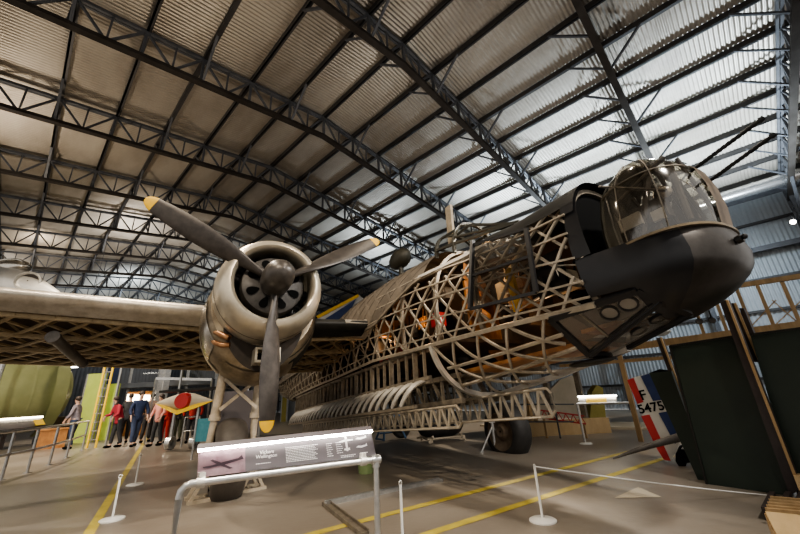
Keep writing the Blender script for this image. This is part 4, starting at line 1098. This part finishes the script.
b = MB(); b.add([sq(.72, .05), sq(.96, .05), sq(.96, .72), sq(.72, .72)], [(0, 1, 2, 3)]); rel(b.build('yellow_square', 'yprint', t, smooth=0), t)
b = MB(); b.prism([sq(0, .93), sq(1, .93), sq(1, 1.06), sq(0, 1.06)], V((0, -.015, .015))); rel(b.build('lamp_strip', 'glowwarm', t, smooth=0), t)
# barrel
def barrel_frame():
    c0 = at(-60, 398, 12.5); c1 = at(51, 386, 15.0); return c0, c1
c0, c1 = barrel_frame(); ax = (c1-c0); ax.z = 0; axl = ax.length; ax.normalize()
c0.z = c1.z = 1.98
br = thing('fuselage_section', 'big pale green rounded aircraft fuselage section behind the guard rail', 'fuselage section', down(c1))
b = MB(); b.lathe([(-3.0, 1.50), (axl-.9, 1.50), (axl-.3, 1.45), (axl+.15, 1.28), (axl+.45, .92), (axl+.6, .5), (axl+.64, .01)], c0, ax, 48); rel(b.build('shell', 'olivegreen', br), br)
b = MB(); b.lathe([(axl-.95, 1.505), (axl-.90, 1.512), (axl-.85, 1.50)], c0, ax, 48); rel(b.build('seam', 'olivegreen', br), br)
b = MB(); ca = c0+ax*(axl-.35)
b.lathe([(.0, 1.72), (.42, 1.66), (.42, 1.60), (.0, 1.66)], ca+V((0, 0, .02)), ax, 40, a0=math.radians(-80), a1=math.radians(95)); rel(b.build('end_hoop', 'olivegreen', br), br)
b = MB()
for u in (-1.5, .3, 1.6):
    q = c0+ax*(axl*.5+u); s_ = V((-ax.y, ax.x, 0))
    b.bar(down(q+s_*.7), q+s_*.6-V((0, 0, 1.2)), .12, .12); b.bar(down(q-s_*.7), q-s_*.6-V((0, 0, 1.2)), .12, .12); b.bar(down(q-s_*.8, .5), down(q+s_*.8, .5), .1, .14)
rel(b.build('cradle', 'beam', br, smooth=0), br)
# dark block painting the shade beyond the railing, and the crate
P_, Q_ = fl(66, 442), fl(79, 439); b = MB(); b.bar(P_+V((-.3, 1.5, .5)), Q_+V((-.3, 1.5, .5)), .5, 1.0); tag(ctr(b.build('shade_block', 'hub', smooth=0)), 'dark brown block put in for the shadowy area beyond the guard rail', 'cabinet')
b = MB(); cr_ = fl(79, 447)+V((-.75, .9, 0)); b.box(cr_+V((0, 0, .3)), (.8, .6, .6)); oc = tag(ctr(b.build('orange_crate', 'ply', smooth=0)), 'orange wooden crate at the far end of the left guard rail', 'crate'); b = MB(); b.box((0, 0, .625), (.86, .66, .05)); b.build('lid', 'ply', oc, smooth=0)
# yellow ladder
p = fl(91, 448); t = thing('yellow_ladder', 'tall yellow ladder standing at the end of the guard rail', 'ladder', p)
sdv = V((CR.x, CR.y, 0)).normalized()
for s_ in (-.15, .15):
    b = MB(); b.tube(sdv*s_, sdv*s_+V((0, 0, 3.4)), .035, n=8); b.build('stile', 'yprint', t)
for k in range(11):
    b = MB(); b.tube(sdv*-.15+V((0, 0, .28*k+.25)), sdv*.15+V((0, 0, .28*k+.25)), .018, n=6); b.build('rung', 'galv', t)
# lime boards, navy board
def stood(name, pts, D, m_, label, cat, group=None, th=.15):
    return board(name, pts, D, th, m_, label, cat, group)
def vb(px0, px1, ytop, D, m_, name, label, cat, group=None):
    p0, p1 = vp(px0, ytop, D), vp(px1, ytop, D); root = thing(name, label, cat, down((p0+p1)/2), 0, group)
    b = MB(); b.prism([down(p0), down(p1), V((p1.x, p1.y, p0.z)), p0], nrm*.12); rel(b.build('sheet', m_, root, smooth=0), root)
    b = MB()
    for q in (p0, p1): b.bar(down(q), V((q.x, q.y, p0.z)), .06, .05)
    rel(b.build('frame', 'galv', root, smooth=0), root); return root
vb(88, 106, 374, 15.5, 'lime', 'display_board', 'lime green display board behind the yellow ladder', 'board', 'lime display boards')
vb(107, 119, 384, 16.2, 'lime', 'display_board', 'narrow lime green display board right of the yellow ladder', 'board', 'lime display boards')
vb(111, 124, 352, 17.5, 'blue', 'navy_banner', 'dark navy banner rising above the lime boards', 'banner')
for i, (x, y, l) in enumerate(((105, 447, 'grey scaffold pole rising left of the visitors'), (170, 449, 'grey scaffold pole rising right of the visitors'))):
    p = fl(x, y); b = MB(); b.tube(p, p+V((0, 0, 3.3 if i == 0 else 2.6)), .035, n=10); b.tube(p, p+V((0, 0, .02)), .1, n=14); tag(ctr(b.build('scaffold_pole', 'galv')), l, 'pole', 'scaffold poles')
P_ = vp(156, 378.5, 13.5); Q_ = vp(212, 379.5, 13.5); b = MB(); b.bar(P_, Q_, .05, .09)
for q in (P_, Q_): b.bar(down(q), q, .05, .05)
tag(ctr(b.build('scaffold_goalpost', 'galv', smooth=0)), 'grey metal goalpost frame behind the red nosed aircraft', 'frame')
for i, x in enumerate((157, 163)):
    p = vp(x, 400, 16.5); b = MB(); b.bar(down(p), down(p, 4.5), .22, .22); tag(ctr(b.build('steel_column', 'galv', smooth=0)), ['left grey steel column behind the visitors', 'right grey steel column behind the visitors'][i], 'column', 'pair of steel columns')
# glazed balcony and lit display case at the back
P_, Q_ = vp(100, 386, 20), vp(215, 388, 20)
t = thing('glass_balcony', 'grey balcony with a glass balustrade far behind the visitors', 'balcony', down(P_)); dd = Q_-P_; dd.z = 0
b = MB(); b.bar(down(P_, 2.35), down(Q_, 2.35), .9, .25); rel(b.build('deck', 'farwall', t, smooth=0), t)
b = MB(); b.bar(down(P_, 3.5), down(Q_, 3.5), .08, .05); rel(b.build('handrail', 'galv', t, smooth=0), t)
b = MB(); b.add([down(P_, 2.5), down(Q_, 2.5), down(Q_, 3.48), down(P_, 3.48)], [(0, 1, 2, 3)]); rel(b.build('glass_panel', 'pane', t, smooth=0, recalc=False), t)
for i in range(5):
    q = P_+dd*(i/4); b = MB(); b.bar(down(q, 0), down(q, 3.5), .12, .12); rel(b.build('support_post', 'galv', t, smooth=0), t)
P_, Q_ = vp(128, 392, 18), vp(152, 393, 18)
t = thing('display_case', 'warmly lit display case with pictures behind the visitors', 'display case', down((P_+Q_)/2))
b = MB(); b.prism([down(P_), down(Q_), V((Q_.x, Q_.y, P_.z)), P_], nrm*.3); rel(b.build('back_board', 'ply', t, smooth=0), t)
b = MB(); mid = (P_+Q_)/2
b.prism([P_*.97+Q_*.03+V((0, 0, -.1))-nrm*.05, P_*.03+Q_*.97+V((0, 0, -.1))-nrm*.05, P_*.03+Q_*.97+V((0, 0, -.4))-nrm*.05, P_*.97+Q_*.03+V((0, 0, -.4))-nrm*.05], nrm*.02); rel(b.build('lit_panel', 'glowwarm', t, smooth=0), t)
for u in (.2, .5, .8):
    b = MB(); q = down(P_*(1-u)+Q_*u, P_.z-.75)-nrm*.04; b.box(q, (.3, .03, .4)); rel(b.build('picture', 'photo', t, smooth=0), t)
# small red nosed aircraft beyond
ac0 = vp(184, 402, 11.0)
t = thing('small_aircraft', 'small white and yellow aircraft with a round red intake cover beyond the nacelle', 'aircraft', down(ac0), math.atan2(nrm.y, nrm.x)-PI/2)
zc = ac0.z
b = MB(); rings = []
for x, w_, h_ in ((-.82, .02, .02), (-.6, .10, .10), (-.3, .20, .20), (0, .26, .27), (.3, .22, .22), (.55, .12, .13), (.85, .02, .02)): rings.append([V((x, .25*math.cos(q)*w_*4, zc+h_*math.sin(q))) for q in [2*PI*j/16 for j in range(16)]])
b.loft(rings); b.build('nose', 'beige', t)
b = MB(); b.prism([(-.85, -.02, zc), (-.55, -.12, zc-.13), (0, -.28, zc-.33), (.5, -.14, zc-.16), (.88, -.02, zc), (.5, -.16, zc-.06), (0, -.31, zc-.22), (-.5, -.16, zc-.06)], V((0, .03, 0))); b.build('lower_trim', 'yprint', t, smooth=0)
b = MB(); b.lathe([(0, .001), (.01, .20), (-.05, .22), (-.2, .22)], (.10, -.30, zc+.03), V((0, -1, 0)), 24); b.build('intake_cover', 'red', t)
b = MB(); b.prism([(-1.0, .3, zc+.30), (1.1, .3, zc+.34), (1.1, 1.1, zc+.34), (-1.0, 1.1, zc+.30)], V((0, 0, .07))); b.build('wing', 'topdark', t, smooth=0)
for x in (-.35, .35):
    b = MB(); b.tube((x, .2, zc-.15), (x, .2, .2), .04); b.lathe([(-.06, .08), (-.07, .18), (.07, .18), (.06, .08)], (x, .2, .2), V((1, 0, 0)), 18); b.build('landing_leg', 'galv', t)
# teal cloth on a stand, small barrier
P_, Q_ = vp(197, 419, 9.2), vp(213, 418, 9.2)
t = thing('teal_screen', 'teal cloth screen on a stand left of the undercarriage leg', 'screen', down((P_+Q_)/2))
b = MB(); b.prism([down(P_, .38), down(Q_, .38), V((Q_.x, Q_.y, P_.z)), P_], nrm*.06); rel(b.build('cloth', 'teal', t, smooth=0), t)
for q in (P_, Q_):
    b = MB(); b.tube(down(q), q, .025); rel(b.build('post', 'galv', t), t)
P_, Q_ = fl(181, 447), fl(196, 446); t = thing('hand_rail', 'short grey handrail left of the teal screen', 'railing', P_)
for q in (P_, Q_):
    b = MB(); b.tube(q, q+V((0, 0, .85)), .022); rel(b.build('post', 'galv', t), t)
for z in (.85, .45):
    b = MB(); b.tube(P_+V((0, 0, z)), Q_+V((0, 0, z)), .02); rel(b.build('rail', 'galv', t), t)
# yellow and grey boards seen past the lower blade
vb(283.5, 289, 371, 23, 'drape', 'yellow_board', 'upright yellow board seen right of the lowest propeller blade', 'board')
vb(289.5, 297, 374, 23.5, 'farwall', 'grey_board', 'upright grey board right of the yellow board, behind the fuselage', 'board')
vb(216, 262, 392, 14, 'boardgrey', 'grey_partition', 'dark grey partition behind the undercarriage legs', 'partition')
# blue fin with gold stripe behind the fuselage
FD = 17.0
fin = board('tail_fin', [(300, 395), (318, 316), (358, 294), (364, 299), (346, 330), (340, 395)], FD, .2, 'jet', 'white tail fin with blue and gold bands rising behind the bomber fuselage', 'tail fin')
b = MB(); b.prism([vp(x, y, FD-.05) for x, y in ((316, 316), (358, 294), (359, 296.5), (318, 318.5))], nrm*.03); rel(b.build('gold_band', 'tipyellow', fin, smooth=0), fin)
b = MB(); b.prism([vp(x, y, FD-.05) for x, y in ((322, 321), (356, 299), (352, 307), (336, 322))], nrm*.03); rel(b.build('blue_band', 'blue', fin, smooth=0), fin)
# pale jet behind the outer wing
jc = at(20, 285, 12.5); t = thing('jet_aircraft', 'pale silver jet with a round dark engine intake showing above the wing', 'aircraft', down(jc), math.atan2(nrm.y, nrm.x)-PI/2)
JX = V((math.cos(t.rotation_euler.z), math.sin(t.rotation_euler.z), 0)); jc = jc+V((0, 0, .12)); zc = jc.z
def jl(px, py, f=0): # local x,z on the jet's facing plane
    v = hit(px, py, jc, nrm)-down(jc); return V((v.dot(JX), f, v.z))
b = MB(); rings = []
for px, py, r_ in ((-40, 288, .80), (-10, 283, .74), (8, 282, .64), (20, 283, .55), (30, 286, .45), (44, 291, .32), (58, 296, .17), (70, 299, .03)):
    c = jl(px, py); rings.append([c+V((0, .9*r_*math.cos(q), r_*math.sin(q))) for q in [2*PI*j/20 for j in range(20)]])
b.loft(rings); b.build('fuselage', 'jet', t)
b = MB(); c = jl(37, 284, -.35); b.lathe([(-.8, .30), (-.2, .36), (0, .36), (.03, .33), (0, .30), (-.1, .29)], c, V((.45, -1, .08)), 28); ik = b.build('intake', 'jet', t)
b = MB(); b.lathe([(-.1, .29), (-.12, .15), (-.05, .08), (-.02, .01)], c, V((.45, -1, .08)), 24); b.build('intake_throat', 'dark', ik)
b = MB(); c = jl(16, 268, -.1); b.ell(c, (.62, .32, .26), 20, 10); b.build('canopy', 'polish', t)
b = MB(); b.path([c+V((.6*math.cos(q), -.2, .24*math.sin(q))) for q in [PI*i/12 for i in range(13)]], .03, n=6); b.build('canopy_frame', 'polish', t)
b = MB()
for x in (-.9, .3): b.tube((x, 0, zc-.2), (x, 0, .25), .07); b.lathe([(-.1, .1), (-.12, .28), (.12, .28), (.1, .1)], (x, 0, .28), V((0, 1, 0)), 20)
b.build('undercarriage', 'galv', t)

lp = at(75, 367, 17); t = thing('strip_lamp', 'bright strip lamp hanging beyond the pale green fuselage section', 'lamp', lp)
b = MB(); b.bar(-sdv*.45, sdv*.45, .07, .06); b.build('tube', 'glow', t, smooth=0)
b = MB(); b.bar(-sdv*.48+UPZ*.05, sdv*.48+UPZ*.05, .1, .04); b.tube((0, 0, .05), (0, 0, zr(lp.x)-lp.z), .012, n=6); b.build('hanger', 'steel', t, smooth=0)
# ---- visitors
def skin(name, chains, m_, parent, root=0, sub=2):
    """chains of (x, y, z, radius); points are merged when they coincide"""
    vs, rs, es, idx = [], [], [], {}
    for ch in chains:
        last = None
        for x, y, z, r in ch:
            k = (round(x, 4), round(y, 4), round(z, 4))
            if k not in idx: idx[k] = len(vs); vs.append((x, y, z)); rs.append(r)
            if last is not None and last != idx[k]: es.append((last, idx[k]))
            last = idx[k]
    me = bpy.data.meshes.new(name); me.from_pydata(vs, es, []); me.materials.append(M[m_] if isinstance(m_, str) else m_)
    o = bpy.data.objects.new(name, me); C.objects.link(o); o.parent = parent
    md = o.modifiers.new('skin', 'SKIN'); md.use_smooth_shade = True
    if not me.skin_vertices: me.skin_vertices.new() if hasattr(me.skin_vertices, 'new') else None
    for i, s in enumerate(me.skin_vertices[0].data): s.radius = (rs[i], rs[i]); s.use_root = (i == root)
    o.modifiers.new('subdivision', 'SUBSURF').levels = sub; o.modifiers[-1].render_levels = sub
    # bake to a plain mesh
    dg = bpy.context.evaluated_depsgraph_get(); dg.update(); ev = o.evaluated_get(dg); nm = bpy.data.meshes.new_from_object(ev)
    o.modifiers.clear(); o.data = nm
    for p in nm.polygons: p.use_smooth = True
    return o
def cloth(name, c1, c2, r=.75): return mat(name, c1, c2, 10, r)
def person(loc, rz, H, top, legs, label, lean=0.0, armL=(.12, .0), armR=(.12, .0), stride=.12, hair='hair', long_hair=False, headless=False, cat='person', name='person'):
    t = thing(name, label, cat, loc, rz, None if cat == 'person' else 'flying suits on stands')
    s = H/1.72; fw = lean
    def P_(x, y, z, r): return (x*s, (y+fw*max(0, z-.95))*s, z*s, r*s)
    pel = P_(0, 0, .95, .10); bel = P_(0, .01, 1.10, .098); che = P_(0, .0, 1.28, .125); nk = P_(0, 0, 1.46, .052); hb = P_(0, .015, 1.54, .062); hm = P_(0, .02, 1.62, .082); ht = P_(0, .01, 1.70, .06)
    ch = [[pel, bel, che, nk]+([] if headless else [hb, hm, ht])]
    if not headless: ch.append([hm, P_(0, .105, 1.60, .014)])
    cl, tr = [[P_(0, 0, .76, .150), P_(0, 0, .86, .150), P_(0, .005, .97, .146), P_(0, .01, 1.10, .142), P_(0, 0, 1.28, .14), P_(0, 0, 1.42, .075)]], [[P_(0, .005, 1.03, .134)]]
    for sd, (ax_, ay) in ((-1, armL), (1, armR)):
        sh = P_(sd*.17, 0, 1.39, .055); el = P_(sd*(.20+ax_*.3), ay*.5, 1.11, .042); wr = P_(sd*(.20+ax_*.2), .06+ay, .88+ay*.55, .028); pa = P_(sd*(.20+ax_*.2), .08+ay, .80+ay*.6, .034)
        ch.append([che, sh, el, wr, pa]); cl.append([P_(0, 0, 1.28, .14), P_(sd*.17, 0, 1.39, .07), (el[0], el[1], el[2], .056*s), (wr[0], wr[1], wr[2]+.03*s, .042*s)])
        for f in range(5):
            o = (f-2)*.014; L = (.055, .075, .08, .075, .06)[f] if f else .05
            if f == 0: ch.append([pa, (pa[0], pa[1]+.035*s, pa[2]+.005*s, .0085*s), (pa[0]-sd*.008*s, pa[1]+.055*s, pa[2]-.03*s, .0075*s)])
            else: ch.append([pa, (pa[0], pa[1]+o*1.3*s, pa[2]-.045*s, .0085*s), (pa[0]-sd*.012*s, pa[1]+o*1.4*s+.006*s, pa[2]-.045*s-L*s*.6, .007*s)])
    for sd in (-1, 1):
        st = stride*sd
        hp = P_(sd*.085, 0, .90, .09); kn = P_(sd*.09, st*.5+.03, .49, .058); an = P_(sd*.09, st-.02, .09, .036); to = P_(sd*.10, st+.16, .035, .03)
        hp, kn, an, to = [(q[0], q[1]-0, q[2], q[3]) for q in (hp, kn, an, to)]
        ch.append([pel, hp, kn, an, to]); tr.append([P_(0, .005, 1.03, .134), (hp[0], hp[1], hp[2], .105*s), (kn[0], kn[1], kn[2], .074*s), (an[0], an[1], an[2]+.02*s, .058*s)])
    body = skin('body', ch, 'skin' if not headless else 'dark', t)
    skin('jacket', cl, top, t); skin('trousers', tr, legs, t)
    for sd in (-1, 1):
        st = stride*sd; b = MB(); b.ell((sd*.095*s, (st+.06)*s, .045*s), (.05*s, .135*s, .05*s), 12, 8); b.build('shoe', 'black', t)
    if not headless:
        b = MB(); c = V(hm[:3]); rings = []
        b.ell(c+V((0, -.02*s, .035*s)), (.092*s, .10*s, .092*s), 14, 8)
        if long_hair: b.ell(c+V((0, -.06*s, -.08*s)), (.085*s, .05*s, .15*s), 12, 8)
        b.build('hair', hair, t)
        for sd in (-1, 1):
            b = MB(); b.ell(c+V((sd*.033*s, .083*s, .0)), (.012*s, .008*s, .009*s), 8, 6); b.build('eye', 'black', t)
    return t
cm = cloth('maroon coat', (.30, .015, .03), (.38, .03, .05)); cnv = cloth('navy coat', (.012, .022, .06), (.02, .035, .09)); cpk = cloth('coral jumper', (.62, .25, .20), (.7, .32, .26)); cbk = cloth('charcoal cloth', (.02, .02, .022), (.04, .04, .042)); cgr = cloth('grey check shirt', (.16, .14, .16), (.34, .30, .33)); cbr = cloth('brown coat', (.09, .055, .04), (.14, .09, .065)); cjn = cloth('denim', (.03, .045, .09), (.05, .07, .13)); crd = cloth('red suit', (.36, .02, .02), (.45, .04, .03)); col = cloth('olive suit', (.07, .075, .04), (.11, .115, .07))
fc = math.atan2(-nrm.x, nrm.y)
person(fl(80, 450)+V((-.2, .9, 0)), fc+1.9, 1.68, cgr, cjn, 'person in a grey patterned shirt by the yellow ladder', .1, (.1, .15), (.1, .2), .05)
person(fl(114, 447.5), fc+2.6, 1.60, cm, cbk, 'person in a maroon coat leftmost in the group of visitors', .35, (.2, .25), (.2, .3), .12, long_hair=True)
person(fl(122, 443.5), fc+.6, 1.72, cbk, cbk, 'person in black clothes right of the maroon coat', .12, (.2, .1), (.2, .25), .2)
person(fl(132, 446.5), fc-2.2, 1.74, cnv, cjn, 'person in a navy coat in the middle of the group', .05, (.2, .1), (.2, .1), .15)
person(fl(144, 442.5), fc+.3, 1.70, cbr, cbk, 'person in a brown coat between navy coat and coral jumper', .1, (.2, .2), (.2, .1), .1)
person(fl(155, 446), fc+2.9, 1.60, cpk, cbk, 'person in a coral jumper at the right of the group', .08, (.2, .12), (.2, .1), .1, long_hair=True)
for i, (x, y, m1, m2, l) in enumerate(((163, 443, crd, crd, 'red flying suit on a stand left of the other suits'), (176, 441.5, cbk, col, 'black and olive flying suit on a stand between two red suits'), (189, 443, crd, cbk, 'red topped black flying suit on a stand beside the handrail'))):
    person(fl(x, y), fc+PI+.2*i, 1.62, m1, m2, l, 0, (.35, 0), (.35, 0), .02, headless=True, cat='mannequin', name='flying_suit')

#@@LIGHT@@
# ================================================================== LIGHT
w = bpy.data.worlds.new('world'); bpy.context.scene.world = w; w.use_nodes = True
w.node_tree.nodes['Background'].inputs['Color'].default_value = (1.0, .97, .93, 1); w.node_tree.nodes['Background'].inputs['Strength'].default_value = .40
def lamp(name, kind, loc, tgt, power, col=(1, .85, .66), size=.3, spot=80, blend=.5):
    l = bpy.data.lights.new(name, kind); o = bpy.data.objects.new(name, l); C.objects.link(o)
    l.energy = power; l.color = col; o.location = loc
    if kind == 'AREA': l.size = size
    else: l.shadow_soft_size = size
    if kind == 'SPOT': l.spot_size = math.radians(spot); l.spot_blend = blend
    d = V(tgt)-V(loc); o.rotation_euler = d.to_track_quat('-Z', 'Y').to_euler()
    return o
sc = bpy.context.scene
sc.view_settings.view_transform = 'AgX'; sc.view_settings.look = 'AgX - Medium High Contrast'; sc.view_settings.exposure = 1.05
WARM, COOL, NEU = (1, .86, .68), (.74, .88, 1), (1, .95, .88)
# uplighters by the right wall; farther ones added to brighten the roof
for loc, tgt, p_, c_ in (((15.8, -.6, 4.6), (15.8, -.8, 10), 3600, COOL), ((16.5, 5.5, 5.0), (16, 4.8, 10), 2600, COOL), ((15, 14, 5.2), (15, 13, 10), 1100, COOL),
    ((8, 3, 4.5), (8, 3, 10), 200, NEU), ((2, 6, 4.5), (2, 7, 10), 150, WARM), ((-.6, 25.5, 7.9), (-.6, 25.9, 10), 130, WARM), ((-2, 14, 5), (-1, 14, 10), 360, WARM),
    ((3, 22, 5), (3, 24, 10), 700, NEU), ((5, 34, 5), (5, 36, 10), 1400, COOL), ((-3, 30, 5), (-3, 33, 10), 900, NEU), ((11, 26, 5), (11, 27, 10), 900, COOL)):
    lamp('roof_uplight_and_fill', 'SPOT', loc, tgt, p_, c_, .3, 118 if p_ > 2000 else 155, .9)
lamp('ceiling_and_fill_spot', 'SPOT', (-2.5, 5, 8.6), (-.3, 12.4, 4.4), 1800, NEU, .2, 34, .6)  # spot added to brighten the pale jet
# warm spots on the floor, plus added ones brightening visitors and barrel
for loc, tgt, p_ in (((1, 8.5, 8.6), (1.5, 6, 0), 800), ((0, 16, 8.6), (2.5, 14, 0), 1200), ((9, 3.0, 8.4), (7, 4, 0), 100), ((12, 8, 8.4), (11, 4, 0), 1300), ((4, 1.5, 9), (3, 3.5, 0), 220), ((-1.5, 5, 8.6), (.8, 6.5, 0), 650), ((4, 24, 8.5), (4, 22, 0), 1100), ((-3, 13, 7.5), (-.5, 16, 1.5), 1200)):
    lamp('ceiling_and_fill_spot', 'SPOT', loc, tgt, p_, WARM, .12, 85, .7)
lamp('ceiling_and_fill_spot', 'SPOT', (3.2, -3.2, 7.5), (3.3, 2.0, 2.4), 1000, NEU, .2, 60, .6)
lamp('wall_fill', 'SPOT', (15.5, -.5, 6.5), (20.7, 1.5, 3.0), 600, COOL, .3, 120, .9)  # fill spot added to lift the side wall
lamp('ceiling_and_fill_spot', 'SPOT', (-2.5, .5, 7), (2.5, 4.0, 2.6), 650, WARM, .2, 60, .6)
lamp('ceiling_and_fill_spot', 'SPOT', (7.2, -.2, 6.4), (3.9, 2.0, 2.3), 2000, NEU, .15, 40, .6)
# small warm lamps inside the skeleton
for q, p_ in (((.75, Wc-.1, .05), 5), ((-1.2, Wc-.2, -.1), 4), ((1.5, Wc+.1, -.95), 2.5), ((-3.0, Wc, -.2), 3)):
    lamp('cabin_lamp', 'POINT', base+AZ*(ZB+q[2])+AX*q[0]+AY*q[1], (0, 0, 0), p_, (1, .62, .32), .05)
lamp('turret_fill', 'POINT', base+AZ*(ZB-.42)+AX*2.95+AY*Wc, (0, 0, 0), 6, NEU, .05)  # fill point added to brighten the inside of the turret
